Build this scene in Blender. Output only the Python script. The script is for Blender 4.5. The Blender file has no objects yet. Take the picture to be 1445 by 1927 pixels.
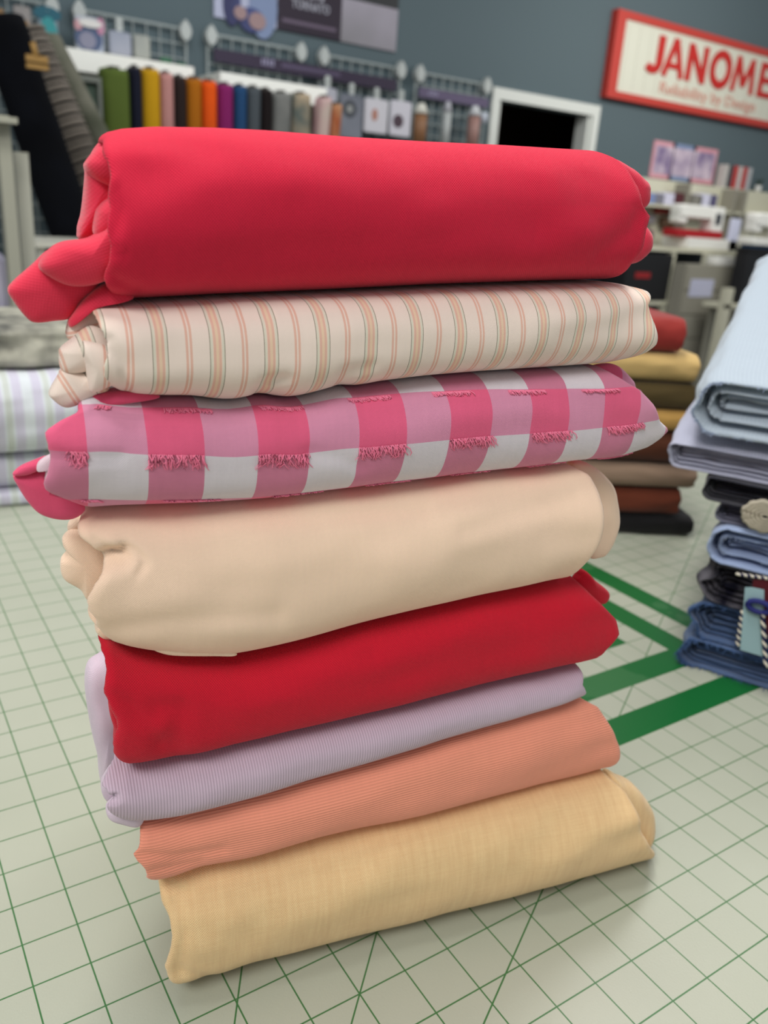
import bpy, math, random
import numpy as np
from mathutils import Matrix, Vector, noise
random.seed(7); rng = np.random.RandomState(7)
IN = 0.0254                                   # everything below is measured in inches
SC = bpy.context.scene
COL = SC.collection

# ------------------------------------------------------------------ camera
F = 1541.289
RV = np.array([1.88173178, -0.503989256, 0.446713020])
CAM = np.array([-9.33007565, -7.97868686, 13.3873558])
def _rod(r):
    t = np.linalg.norm(r); k = r / t
    K = np.array([[0, -k[2], k[1]], [k[2], 0, -k[0]], [-k[1], k[0], 0]])
    return np.eye(3) + math.sin(t) * K + (1 - math.cos(t)) * K @ K
R = _rod(RV)
cd = bpy.data.cameras.new('camera'); cam = bpy.data.objects.new('camera', cd); COL.objects.link(cam)
cd.sensor_fit = 'HORIZONTAL'; cd.sensor_width = 36.0; cd.lens = 36.0 * F / 1445.0
cd.clip_start = 0.02; cd.clip_end = 60
M = np.eye(4); M[:3, 0] = R[0]; M[:3, 1] = -R[1]; M[:3, 2] = -R[2]; M[:3, 3] = CAM * IN
cam.matrix_world = Matrix(M.tolist())
cd.dof.use_dof = True; cd.dof.focus_distance = 12.8 * IN; cd.dof.aperture_fstop = 14.5
cd.dof.aperture_blades = 0
SC.camera = cam

# ------------------------------------------------------------------ world, lamps, exposure
w = bpy.data.worlds.new('world'); SC.world = w; w.use_nodes = True
w.node_tree.nodes['Background'].inputs[0].default_value = (0.92, 0.96, 1.0, 1)
w.node_tree.nodes['Background'].inputs[1].default_value = 0.34
def area(name, loc, target, sx, sy, power, col=(1, 1, 1)):
    l = bpy.data.lights.new(name, 'AREA'); l.shape = 'RECTANGLE'; l.size = sx * IN; l.size_y = sy * IN
    l.energy = power; l.color = col
    o = bpy.data.objects.new(name, l); COL.objects.link(o); o.location = [c * IN for c in loc]
    d = Vector(target) - Vector(loc); o.rotation_euler = d.to_track_quat('-Z', 'Y').to_euler()
    return o
area('ceiling_lamp', (-8, 14, 84), (-2, 6, 0), 44, 18, 25, (1.0, 0.975, 0.94))
area('ceiling_lamp', (-56, -34, 84), (-5, 2, 4), 48, 24, 34, (1.0, 0.975, 0.95))
area('ceiling_lamp', (60, 40, 84), (60, 40, 0), 48, 24, 16, (1.0, 0.98, 0.95))
area('ceiling_lamp', (70, 130, 84), (90, 196, 20), 96, 24, 26, (0.98, 0.99, 1.0))
area('ceiling_lamp', (210, 120, 84), (230, 196, 20), 96, 24, 44, (1.0, 0.98, 0.94))
SC.view_settings.view_transform = 'Standard'; SC.view_settings.look = 'None'
SC.view_settings.gamma = 1; SC.view_settings.use_curve_mapping = False
SC.view_settings.exposure = 0.10

# ------------------------------------------------------------------ small maths
def ray(x, y): return R.T @ np.array([(x - 722.5) / F, (y - 963.5) / F, 1.0])
def onz(x, y, z=0.0):
    d = ray(x, y); return CAM + d * ((z - CAM[2]) / d[2])
def onplane(x, y, P0, n):
    d = ray(x, y); return CAM + d * (np.dot(np.asarray(P0) - CAM, n) / np.dot(d, n))
def W(x, y, Y=196.0): return onplane(x, y, (0, Y, 0), (0, 1.0, 0))
def pj(X):
    v = (np.asarray(X) - CAM) @ R.T
    return np.stack([722.5 + F * v[..., 0] / v[..., 2], 963.5 + F * v[..., 1] / v[..., 2]], -1)
def lin(c):
    return tuple(((v / 255) / 12.92 if v / 255 <= 0.04045 else ((v / 255 + 0.055) / 1.055) ** 2.4) for v in c) + (1.0,)
def nz(x, y=0.0, z=0.0): return noise.noise(Vector((x, y, z)))

# ------------------------------------------------------------------ materials
def newmat(name):
    m = bpy.data.materials.new(name); m.use_nodes = True
    return m, m.node_tree, m.node_tree.nodes, m.node_tree.links, m.node_tree.nodes['Principled BSDF']
def plain(name, c, rough=0.6, metal=0.0, noise_amt=0.0, nscale=8.0, alpha=1.0, c2=None, bump=0.0, trans=0.0):
    m, nt, N, L, b = newmat(name)
    b.inputs['Roughness'].default_value = rough; b.inputs['Metallic'].default_value = metal
    b.inputs['Base Color'].default_value = lin(c)
    b.inputs['Specular IOR Level'].default_value = 0.12 if rough > 0.8 else 0.35
    if trans: b.inputs['Transmission Weight'].default_value = trans
    if noise_amt or c2 or bump:
        tc = N.new('ShaderNodeTexCoord'); nx = N.new('ShaderNodeTexNoise'); nx.inputs['Scale'].default_value = nscale / IN * 0.1
        nx.inputs['Detail'].default_value = 4
        L.new(tc.outputs['Object'], nx.inputs['Vector'])
        if noise_amt or c2:
            mx = N.new('ShaderNodeMix'); mx.data_type = 'RGBA'
            mx.inputs[6].default_value = lin(c)
            mx.inputs[7].default_value = lin(c2) if c2 else lin([max(0, v * (1 - noise_amt)) for v in c])
            rp = N.new('ShaderNodeMapRange'); rp.inputs[1].default_value = 0.35; rp.inputs[2].default_value = 0.65
            L.new(nx.outputs['Fac'], rp.inputs[0]); L.new(rp.outputs[0], mx.inputs[0]); L.new(mx.outputs[2], b.inputs['Base Color'])
        if bump:
            bp = N.new('ShaderNodeBump'); bp.inputs['Distance'].default_value = bump * IN; bp.inputs['Strength'].default_value = 0.8
            L.new(nx.outputs['Fac'], bp.inputs['Height']); L.new(bp.outputs[0], b.inputs['Normal'])
    return m
def mth(nt, op, a, b=None, c=None):
    n = nt.nodes.new('ShaderNodeMath'); n.operation = op
    for i, v in enumerate((a, b, c)):
        if v is None: continue
        if isinstance(v, (int, float)): n.inputs[i].default_value = v
        else: nt.links.new(v, n.inputs[i])
    return n.outputs[0]
def mixc(nt, f, a, b):
    n = nt.nodes.new('ShaderNodeMix'); n.data_type = 'RGBA'
    if isinstance(f, (int, float)): n.inputs[0].default_value = f
    else: nt.links.new(f, n.inputs[0])
    for i, v in ((6, a), (7, b)):
        if isinstance(v, tuple): n.inputs[i].default_value = v
        else: nt.links.new(v, n.inputs[i])
    return n.outputs[2]
def fabric(name, c, thread=0.035, weave='plain', depth=0.006, rough=0.85, sheen=0.25, var=0.06, colfn=None, shade=0.16, slub=0.0, c2=None):
    """cloth whose UVs are inches along and around the bundle"""
    m, nt, N, L, b = newmat(name)
    b.inputs['Roughness'].default_value = rough
    b.inputs['Specular IOR Level'].default_value = 0.25
    b.inputs['Sheen Weight'].default_value = sheen; b.inputs['Sheen Roughness'].default_value = 0.45
    uv = N.new('ShaderNodeUVMap'); sx = N.new('ShaderNodeSeparateXYZ'); L.new(uv.outputs[0], sx.inputs[0])
    u, v = sx.outputs[0], sx.outputs[1]
    k = 2 * math.pi / thread
    # slight wobble of the threads
    nx = N.new('ShaderNodeTexNoise'); nx.inputs['Scale'].default_value = 3.0; nx.inputs['Detail'].default_value = 3
    L.new(uv.outputs[0], nx.inputs['Vector'])
    wob = mth(nt, 'MULTIPLY', mth(nt, 'SUBTRACT', nx.outputs['Fac'], 0.5), 0.035)
    uw = mth(nt, 'ADD', u, wob); vw = mth(nt, 'ADD', v, wob)
    if weave == 'plain':
        h = mth(nt, 'MULTIPLY', mth(nt, 'SINE', mth(nt, 'MULTIPLY', uw, k)), mth(nt, 'SINE', mth(nt, 'MULTIPLY', vw, k)))
    elif weave == 'twill':
        h = mth(nt, 'SINE', mth(nt, 'MULTIPLY', mth(nt, 'ADD', uw, mth(nt, 'MULTIPLY', vw, 0.8)), k))
        h2 = mth(nt, 'SINE', mth(nt, 'MULTIPLY', mth(nt, 'SUBTRACT', uw, vw), k * 1.0))
        h = mth(nt, 'ADD', h, mth(nt, 'MULTIPLY', h2, 0.5))
    elif weave == 'ribu':      # ribs run around the bundle
        h = mth(nt, 'SINE', mth(nt, 'MULTIPLY', u, k))
    else:                      # ribs run along the bundle
        h = mth(nt, 'SINE', mth(nt, 'MULTIPLY', v, k))
    hn = mth(nt, 'MULTIPLY_ADD', h, 0.5, 0.5)
    col = lin(c) if colfn is None else colfn(nt, u, v)
    # uneven dyeing in the yarns, along both thread directions
    n1 = N.new('ShaderNodeTexNoise'); n1.inputs['Scale'].default_value = 1.0; n1.inputs['Detail'].default_value = 5; n1.inputs['Roughness'].default_value = 0.7
    cb = N.new('ShaderNodeCombineXYZ'); L.new(mth(nt, 'MULTIPLY', u, 9.0), cb.inputs[0]); L.new(mth(nt, 'MULTIPLY', v, 0.8), cb.inputs[1])
    L.new(cb.outputs[0], n1.inputs['Vector'])
    n2 = N.new('ShaderNodeTexNoise'); n2.inputs['Scale'].default_value = 1.0; n2.inputs['Detail'].default_value = 5; n2.inputs['Roughness'].default_value = 0.7
    cb2 = N.new('ShaderNodeCombineXYZ'); L.new(mth(nt, 'MULTIPLY', u, 1.2), cb2.inputs[0]); L.new(mth(nt, 'MULTIPLY', v, 30.0), cb2.inputs[1])
    L.new(cb2.outputs[0], n2.inputs['Vector'])
    nn = mth(nt, 'ADD', mth(nt, 'SUBTRACT', n1.outputs['Fac'], 0.5), mth(nt, 'MULTIPLY', mth(nt, 'SUBTRACT', n2.outputs['Fac'], 0.5), 0.6))
    if slub:
        rp = mth(nt, 'MULTIPLY_ADD', nn, slub, 0.5); rp = mth(nt, 'MINIMUM', mth(nt, 'MAXIMUM', rp, 0.0), 1.0)
        col = mixc(nt, rp, col, lin(c2))
    val = mth(nt, 'ADD', mth(nt, 'MULTIPLY_ADD', nn, var * 2, 1.0 - shade), mth(nt, 'MULTIPLY', hn, shade))
    hs = N.new('ShaderNodeHueSaturation'); L.new(val, hs.inputs['Value'])
    if isinstance(col, tuple): hs.inputs['Color'].default_value = col
    else: L.new(col, hs.inputs['Color'])
    L.new(hs.outputs[0], b.inputs['Base Color'])
    bp = N.new('ShaderNodeBump'); bp.inputs['Distance'].default_value = depth * IN; bp.inputs['Strength'].default_value = 1.0
    L.new(hn, bp.inputs['Height']); L.new(bp.outputs[0], b.inputs['Normal'])
    return m

# ------------------------------------------------------------------ object helpers
def mesh_obj(name, V, Fc, m=None, parent=None, uv=None, smooth=True, mats=None, fm=None):
    V = np.asarray(V, float) * IN
    me = bpy.data.meshes.new(name); me.from_pydata(V.tolist(), [], [tuple(int(i) for i in f) for f in Fc]); me.validate()
    if uv is not None:
        L = me.uv_layers.new(name='UVMap'); li = np.zeros(len(me.loops), int); me.loops.foreach_get('vertex_index', li)
        L.data.foreach_set('uv', np.asarray(uv, float)[li].astype(np.float32).ravel())
    if mats:
        for x in mats: me.materials.append(x)
        if fm is not None: me.polygons.foreach_set('material_index', fm)
    elif m: me.materials.append(m)
    if smooth: me.polygons.foreach_set('use_smooth', [len(p.vertices) < 8 for p in me.polygons])
    me.update()
    o = bpy.data.objects.new(name, me); COL.objects.link(o)
    if parent: o.parent = parent; o.matrix_parent_inverse = Matrix.Identity(4); o.location = [-c for c in parent.location]
    return o
def tag(o, label, cat, group=None):
    o['label'] = label; o['category'] = cat
    if group: o['group'] = group
    return o
def struct(o): o['kind'] = 'structure'; return o
def thing(name, label, cat, loc=(0, 0, 0), group=None):
    o = bpy.data.objects.new(name, None); COL.objects.link(o); o.empty_display_size = 0.02
    o.location = [c * IN for c in loc]; return tag(o, label, cat, group)
class MB:
    def __init__(s): s.V = []; s.F = []
    def box(s, a, b, M=None):
        i = len(s.V)
        c = [(x, y, z) for x in (a[0], b[0]) for y in (a[1], b[1]) for z in (a[2], b[2])]
        if M is not None: c = [tuple(M @ Vector(p)) for p in c]
        s.V += c; s.F += [(i, i+1, i+3, i+2), (i+4, i+6, i+7, i+5), (i, i+4, i+5, i+1), (i+2, i+3, i+7, i+6), (i, i+2, i+6, i+4), (i+1, i+5, i+7, i+3)]
        return s
    def rbox(s, a, b, r, seg=4):
        """box with rounded vertical outline in x-z and softened rims, depth along y"""
        pts = []
        x0, x1 = sorted((a[0], b[0])); z0, z1 = sorted((a[2], b[2])); y0, y1 = sorted((a[1], b[1]))
        r = min(r, (x1-x0)/2.01, (z1-z0)/2.01)
        for cx, cz, a0 in ((x1-r, z1-r, 0), (x0+r, z1-r, 90), (x0+r, z0+r, 180), (x1-r, z0+r, 270)):
            for k in range(seg+1):
                t = math.radians(a0 + 90*k/seg); pts.append((cx, cz, math.cos(t), math.sin(t)))
        e = min(r*0.5, (y1-y0)*0.3)
        rings = [(y0, r-e), (y0+e*0.3, r-e*0.3), (y0+e, r), (y1-e, r), (y1-e*0.3, r-e*0.3), (y1, r-e)]
        i = len(s.V); n = len(pts)
        for y, rr in rings:
            s.V += [(cx + c*rr, y, cz + q*rr) for cx, cz, c, q in pts]
        for k in range(len(rings)-1):
            for j in range(n):
                s.F.append((i+k*n+j, i+k*n+(j+1) % n, i+(k+1)*n+(j+1) % n, i+(k+1)*n+j))
        s.F.append(tuple(i+j for j in range(n))); s.F.append(tuple(i+(len(rings)-1)*n+j for j in reversed(range(n))))
        return s
    def tube(s, pts, rad, seg=8, caps=True):
        pts = [np.asarray(p, float) for p in pts]; i = len(s.V)
        rads = rad if hasattr(rad, '__len__') else [rad]*len(pts)
        for k, p in enumerate(pts):
            t = pts[min(k+1, len(pts)-1)] - pts[max(k-1, 0)]; t /= (np.linalg.norm(t) + 1e-9)
            a = np.cross(t, (0, 0, 1.0)) if abs(t[2]) < .9 else np.cross(t, (1.0, 0, 0)); a /= np.linalg.norm(a); b = np.cross(t, a)
            for j in range(seg):
                q = 2*math.pi*j/seg; s.V.append(tuple(p + rads[k]*(math.cos(q)*a + math.sin(q)*b)))
        for k in range(len(pts)-1):
            for j in range(seg): s.F.append((i+k*seg+j, i+k*seg+(j+1) % seg, i+(k+1)*seg+(j+1) % seg, i+(k+1)*seg+j))
        if caps:
            s.F.append(tuple(i+j for j in reversed(range(seg)))); s.F.append(tuple(i+(len(pts)-1)*seg+j for j in range(seg)))
        return s
    def obj(s, name, m, parent=None, smooth=False): return mesh_obj(name, s.V, s.F, m, parent, smooth=smooth)
def text_obj(name, txt, m, parent, origin, width, height, extr=0.15, bold=0.0, shear=0.0, yface=True, space=1.0):
    """lettering standing on a wall that faces -y; origin = lower left corner"""
    cu = bpy.data.curves.new(name, 'FONT'); cu.body = txt; cu.size = 1.0; cu.offset = bold; cu.extrude = 0.0; cu.shear = shear
    cu.space_character = space; cu.resolution_u = 3
    to = bpy.data.objects.new(name+'_tmp', cu); COL.objects.link(to)
    bpy.context.view_layer.update()
    me = bpy.data.meshes.new_from_object(to.evaluated_get(bpy.context.evaluated_depsgraph_get()))
    co = np.zeros(len(me.vertices)*3); me.vertices.foreach_get('co', co); co = co.reshape(-1, 3)
    fc = [tuple(p.vertices) for p in me.polygons]
    bpy.data.objects.remove(to); bpy.data.curves.remove(cu); bpy.data.meshes.remove(me)
    mn, mx = co.min(0), co.max(0)
    x = (co[:, 0]-mn[0])/(mx[0]-mn[0])*width + origin[0]; z = (co[:, 1]-mn[1])/(mx[1]-mn[1])*height + origin[2]
    n = len(x); V = np.concatenate([np.stack([x, np.full(n, origin[1]-extr), z], 1), np.stack([x, np.full(n, origin[1]), z], 1)])
    edges = {}
    for f in fc:
        for a, b in zip(f, f[1:]+f[:1]): edges[(a, b)] = edges.get((a, b), 0)+1
    side = [(a, b, b+n, a+n) for (a, b) in edges if (b, a) not in edges]
    return mesh_obj(name, V, fc + side, m, parent, smooth=False)

# ------------------------------------------------------------------ cloth bundle builder
P0 = onz(900, 1745)
E11 = np.array([math.cos(math.radians(-11)), math.sin(math.radians(-11)), 0.0])
PIV = P0 - 6.5 * E11                     # near left corner of the pile
NF, NTOP, NBK = 44, 16, 12
def smooth_interp(x, xp, fp):
    xp = np.asarray(xp, float); fp = np.asarray(fp, float); o = np.argsort(xp); xp = xp[o]; fp = fp[o]
    y = np.interp(x, xp, fp); h = (xp[-1]-xp[0])*0.012
    return 0.4*y + 0.3*np.interp(x-h, xp, fp) + 0.3*np.interp(x+h, xp, fp)
class Bundle:
    def __init__(s, origin, e, n, bf, D, bottom=None, top=None, left=None, right=None, pf=0.8, taper=0.35, ns=150, seed=0,
                 rL=None, rR=None, z0=None, z1=None, crease=(), wob=0.042, shear=0.0, pz=0.85, capamp=1.0, cap='layers', uv0=0.0):
        s.__dict__.update(locals()); s.e = np.asarray(e, float); s.n = np.asarray(n, float)
        th = np.linspace(-90, 90, NF); c = np.cos(np.radians(th)); q = np.sin(np.radians(th))
        v = [bf*(1-abs(c)**pf)]; zn = [np.sign(q)*abs(q)**pz]
        tv = np.linspace(bf, D-bf, NTOP)[1:-1]; v.append(tv); zn.append(np.ones(len(tv)))
        tb = np.radians(np.linspace(90, -90, NBK)); v.append(D - bf*(1-np.cos(tb)**0.9)); zn.append(np.sin(tb))
        v.append(tv[::-1]); zn.append(-np.ones(len(tv)))
        s.v = np.concatenate(v); s.zn = np.concatenate(zn); s.m = len(s.v)
        s.tpar = np.concatenate([th/90, np.full(s.m-NF, np.nan)])
    def P(s, ss, v, z): return s.origin[None] + ss[..., None]*s.e + v[..., None]*s.n + np.stack([0*z, 0*z, z-s.origin[2]], -1)
    def ends(s):
        """left and right limits around the section, from the traced outlines"""
        sL = np.zeros(s.m); sR = np.zeros(s.m)
        for arr, tr, sg in ((sL, s.left, 1), (sR, s.right, -1)):
            if isinstance(tr, (int, float)):
                arr[:] = tr
                arr += sg*s.taper*np.maximum(0, s.v-s.bf) + 0.08*np.array([nz(s.seed+sg, 3*a, 2*b) for a, b in zip(s.v, s.zn)])
                continue
            tr = np.asarray(tr, float)                     # listed from the top down
            d = np.r_[0, np.cumsum(np.hypot(*np.diff(tr, axis=0).T))]; zf = 1-2*d/d[-1]
            pts = []; zz_ = []
            for (x, y), zz in zip(tr, zf):
                for _ in range(6):
                    vv = s.bf*(1-abs(math.sqrt(max(0, 1-min(1, abs(zz)**(1/s.pz))**2)))**s.pf)
                    vv = min(vv, 0.5*s.bf); X = onplane(x, y, s.origin + vv*s.n, s.n); sx = (X - s.origin) @ s.e
                    if not hasattr(s, 'zt'): break
                    zb, zt = np.interp(sx, s.st, s.zb), np.interp(sx, s.st, s.zt)
                    zz = 0.5*zz + 0.5*float(np.clip((X[2]-(zb+zt)/2)/max(0.2, (zt-zb)/2), -1, 1))
                pts.append(sx); zz_.append(zz)
            pts = np.array(pts); zf = np.array(zz_) - 1e-3*np.arange(len(zz_))
            fr = smooth_interp(s.zn[:NF], zf, pts); arr[:NF] = fr
            for j in range(NF, s.m):
                k = (s.zn[j]+1)/2
                arr[j] = fr[0]*(1-k) + fr[-1]*k + sg*s.taper*max(0, s.v[j]-s.bf) + 0.10*nz(s.seed+sg, s.v[j], s.zn[j])
        s.sL, s.sR = sL, sR
    def zlim(s, ss):
        return np.interp(ss, s.st, s.zb), np.interp(ss, s.st, s.zt)
PILE = []
def solve_pile(B):
    """heights of the touching faces so that each lower edge sits where the photograph has it"""
    for b in B:
        b.ends(); a, c = b.sL[:NF].min(), b.sR[:NF].max(); b.st = np.linspace(a, c, 60)
    for b in B:
        bt = np.asarray(b.bottom, float); zz = []
        for x, y in bt:
            X = onplane(x, y, b.origin + b.bf*0.5*b.n, b.n); zz.append(((X-b.origin) @ b.e, X[2]))
        zz = np.array(zz); o = np.argsort(zz[:, 0]); b.zb = np.interp(b.st, zz[o, 0], zz[o, 1]); b.zt = b.zb + 1.8
    for it in range(16):
        if it in (6, 10, 13):
            for b in B:
                st0 = b.st.copy(); b.ends(); a, c = b.sL[:NF].min(), b.sR[:NF].max(); b.st = np.linspace(a, c, 60)
                b.zb = np.interp(b.st, st0, b.zb); b.zt = np.interp(b.st, st0, b.zt)
        for i, b in enumerate(B):
            if i < len(B)-1:
                up = B[i+1]; X = b.P(b.st, np.full(60, b.bf*1.2), b.zb); su = (X - up.origin) @ up.e
                b.zt = np.maximum(np.interp(su, up.st, up.zb)-0.03, b.zb+0.35)
            else:
                for k, sv in enumerate(b.st):
                    z = (b.zb[k]+b.zt[k])/2 + (b.zt[k]-b.zb[k])/2*b.zn[:NF+12]
                    p = pj(b.P(np.full(NF+12, sv), b.v[:NF+12], z)); tr = np.asarray(b.top, float)
                    b.zt[k] += 0.7*(p[:, 1]-np.interp(p[:, 0], tr[:, 0], tr[:, 1])).min()/105
            tr = np.asarray(b.bottom, float)
            for k, sv in enumerate(b.st):
                z = (b.zb[k]+b.zt[k])/2 + (b.zt[k]-b.zb[k])/2*b.zn[:NF]
                p = pj(b.P(np.full(NF, sv), b.v[:NF], z))
                if tr[0, 0]-60 < p[:, 0].mean() < tr[-1, 0]+60:
                    b.zb[k] += 0.7*(p[:, 1]-np.interp(p[:, 0], tr[:, 0], tr[:, 1])).max()/105
            ker = np.array([.25, .5, .25]); zp = np.r_[b.zb[0], b.zb, b.zb[-1]]; b.zb = np.convolve(zp, ker, 'valid')
            if i == 0: b.zb[:] = 0.02
def seg_dist(p, poly):
    d = np.full(len(p), 1e9)
    for a, b in zip(poly[:-1], poly[1:]):
        a = np.asarray(a, float); b = np.asarray(b, float); ab = b-a
        t = np.clip(((p-a) @ ab)/(ab @ ab), 0, 1); d = np.minimum(d, np.hypot(*(p-(a+t[:, None]*ab)).T))
    return d
def build_bundle(b, name, m, label, cat, group=None, inner=None):
    """one closed mesh: wrap surface plus folded end layers"""
    if b.z0 is not None:
        b.ends(); b.st = np.linspace(b.sL.min()-1, b.sR.max()+1, 20); b.zb = np.full(20, float(b.z0)); b.zt = np.full(20, float(b.z1))
    ns, m_ = b.ns, b.m
    x = np.linspace(0, 1, ns); a = 0.5-0.5*np.cos(math.pi*x); a = 0.6*x+0.4*a
    er = 0.12
    V = []; UV = []; rings = []
    rho_layers = [(1.0, er), (0.985, er*0.45), (0.96, er*0.12), (0.92, 0.0), (0.88, 0.03), (0.85, 0.12), (0.82, 0.38*b.capamp), (0.79, 0.42*b.capamp), (0.76, 0.14), (0.70, 0.07), (0.65, 0.13),
                (0.61, 0.5*b.capamp), (0.57, 0.5*b.capamp), (0.53, 0.18), (0.46, 0.12), (0.40, 0.22), (0.36, 0.55*b.capamp), (0.3, 0.5*b.capamp), (0.24, 0.2), (0.15, 0.2), (0.05, 0.45), (0.0, 0.5)]
    rho_open = [(1.0, er), (0.985, er*0.45), (0.96, er*0.12), (0.92, 0.0), (0.87, 0.02), (0.83, 0.10), (0.80, 0.7), (0.76, 1.3), (0.68, 1.5), (0.60, 1.3), (0.56, 0.45), (0.53, 0.32), (0.47, 0.28), (0.43, 0.38),
                (0.40, 1.0), (0.34, 1.3), (0.28, 1.0), (0.22, 0.6), (0.16, 0.5), (0.10, 0.6), (0.05, 0.9), (0.0, 1.0)]
    rho_list = rho_open if b.cap == 'open' else rho_layers
    def ring(ss, rho, off_uv=0.0):
        zb, zt = b.zlim(ss); zm = (zb+zt)/2; h = (zt-zb)/2
        hm = float(np.median(h)); sp = np.clip(b.v, min(hm, b.D/2-0.01), max(b.D-hm, b.D/2+0.01))
        # crease-like undulation, stronger towards the ends
        endn = np.exp(-np.abs(ss-b.sL)/1.3) + np.exp(-np.abs(ss-b.sR)/1.3)
        wv = np.array([nz(b.seed*3.1, 0.55*s_, 1.1*z_+0.3*v_) + 0.5*nz(b.seed*1.7+9, 1.3*s_, 2.3*z_+0.8*v_)*(0.4+1.2*e_) for s_, z_, v_, e_ in zip(ss, b.zn*h, b.v, endn)])
        front = (b.v < b.bf*1.05)
        dv = np.where(front, b.wob*2.2*wv, b.wob*0.3*wv)*np.minimum(1, (1.02-np.abs(b.zn))*4)
        v = b.v + dv
        v = sp + (v-sp)*rho; z = zm + h*b.zn*rho
        return b.P(ss, v, np.maximum(z, 0.012))
    def arcl(Pr):
        d = np.linalg.norm(np.diff(Pr, axis=0, append=Pr[:1]), axis=1); c = np.r_[0, np.cumsum(d)[:-1]]; return c - c[NF//2]
    allr = []
    for rho, off in rho_list[::-1][:-1]:
        amp = 1 if rho > 0.9 else 1+0.5*nz(b.seed, rho*7)
        ang = np.arange(m_)/m_
        wv = np.array([0.13*nz(b.seed+5, 6*math.cos(6.283*t)+rho*5, 6*math.sin(6.283*t)) for t in ang])*(1-rho)*3
        allr.append((b.sL + off*amp + np.maximum(wv, -0.05) + (0.16 if rho < 0.8 and b.cap != 'open' else 0), rho))
    for k in range(ns): allr.append((b.sL+er + (b.sR-b.sL-2*er)*a[k], 1.0))
    for rho, off in rho_list[1:]: allr.append((b.sR - off - (0.16 if rho < 0.8 and b.cap != 'open' else 0), rho))
    for ss, rho in allr:
        Pr = ring(ss, rho); V.append(Pr)
        al = arcl(Pr) if rho > 0.97 else arcl(Pr)
        UV.append(np.stack([ss if rho > 0.9 else ss + (1-rho)*1.5, al + b.shear*ss + b.uv0], 1))
    nr = len(allr); V = np.array(V); UV = np.array(UV)
    # sculpted creases on the visible wrap
    if b.crease:
        fl = V[:, :NF+10].reshape(-1, 3); p = pj(fl)
        for poly, wd, dp, *rest in b.crease:
            d = seg_dist(p, poly); fl = fl + (dp*np.exp(-(d/wd)**2))[:, None]*b.n[None]
        V[:, :NF+10] = fl.reshape(nr, NF+10, 3)
    b.V, b.UV = V, UV
    flip = np.cross(b.e, b.n)[2] < 0
    Fc = []
    for i in range(nr-1):
        for j in range(m_):
            j2 = (j+1) % m_; f = (i*m_+j, (i+1)*m_+j, (i+1)*m_+j2, i*m_+j2)
            Fc.append(f if not flip else f[::-1])
    # seam column so UVs do not wrap across the closing strip
    VV = np.concatenate([V, V[:, :1]], 1); UU = np.concatenate([UV, UV[:, :1].copy()], 1)
    UU[:, -1, 1] = UV[:, -1, 1] + np.linalg.norm(V[:, 0]-V[:, -1], axis=1)
    mm = m_+1; Fc = []
    for i in range(nr-1):
        for j in range(m_):
            f = (i*mm+j, (i+1)*mm+j, (i+1)*mm+j+1, i*mm+j+1); Fc.append(f if not flip else f[::-1])
    root = thing(name, label, cat, (b.origin[0], b.origin[1], float(b.zb.min())), group)
    o = mesh_obj('folded_cloth', VV.reshape(-1, 3), Fc, m, root, uv=UU.reshape(-1, 2))
    b.root = root; b.obj = o
    return root
def lobe(b, pts, vdep, T, m, name='tucked_fold', flat=0.32, seed=0, uvo=(0, 0), rot=0.0, rings=14, ncurve=96, tilt=0.0, amp=0.06, ctr=None):
    """a soft fold of cloth: outline at its own depth behind the front of the bundle, with real thickness"""
    pts = np.asarray(pts, float)
    X = np.array([onplane(x, y, b.origin + vdep*b.n, b.n) for x, y in pts])
    st = np.stack([(X-b.origin) @ b.e, X[:, 2]], 1)
    # smooth closed outline (Catmull-Rom)
    n = len(st); out = []
    per = max(3, ncurve//n)
    for i in range(n):
        p0, p1, p2, p3 = st[i-1], st[i], st[(i+1) % n], st[(i+2) % n]
        for k in range(per):
            t = k/per; out.append(0.5*((2*p1)+(-p0+p2)*t+(2*p0-5*p1+4*p2-p3)*t*t+(-p0+3*p1-3*p2+p3)*t**3))
    out = np.array(out); nb = len(out)
    if ctr is None: c = out.mean(0)
    else:
        cx = onplane(ctr[0], ctr[1], b.origin + vdep*b.n, b.n); c = np.array([(cx-b.origin) @ b.e, cx[2]])
    rr = np.sin(np.linspace(0, math.pi/2, rings)); V = []; UV = []
    for sgn in (-1, 1):
        for r in rr[::-1] if sgn == 1 else rr:
            if sgn == 1 and r == 1: continue
            q = c + (out-c)*r; th = T*(max(0, 1-r**2))**flat
            nzv = np.array([amp*nz(seed+3, 1.7*a_, 1.7*b_) for a_, b_ in q])
            v = vdep + sgn*(th) + nzv*(1-r**4) + tilt*(q[:, 0]-c[0])
            V.append(b.origin + q[:, :1]*b.e + v[:, None]*b.n + np.stack([0*v, 0*v, q[:, 1]-b.origin[2]], 1))
            cr, sr = math.cos(rot), math.sin(rot)
            UV.append(np.stack([cr*q[:, 0]-sr*q[:, 1]+uvo[0], sr*q[:, 0]+cr*q[:, 1]+uvo[1]], 1))
    V = np.array(V); UV = np.array(UV); nr = len(V); Fc = []
    for i in range(nr-1):
        for j in range(nb): Fc.append((i*nb+j, i*nb+(j+1) % nb, (i+1)*nb+(j+1) % nb, (i+1)*nb+j))
    return mesh_obj(name, V.reshape(-1, 3), Fc, m, b.root, uv=UV.reshape(-1, 2))

# ================================================================== room
FLOOR = -36.0; CEIL = 96.0; YW = 196.0
M_wall = plain('teal_grey_paint', (86, 101, 106), 0.8, noise_amt=0.06, nscale=0.05, bump=0.03)
M_white = plain('white_laminate', (215, 214, 200), 0.45)
M_trim = plain('white_trim_paint', (205, 208, 202), 0.5)
def boxo(name, a, b, m, parent=None, smooth=False): return MB().box(a, b).obj(name, m, parent, smooth)
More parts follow.
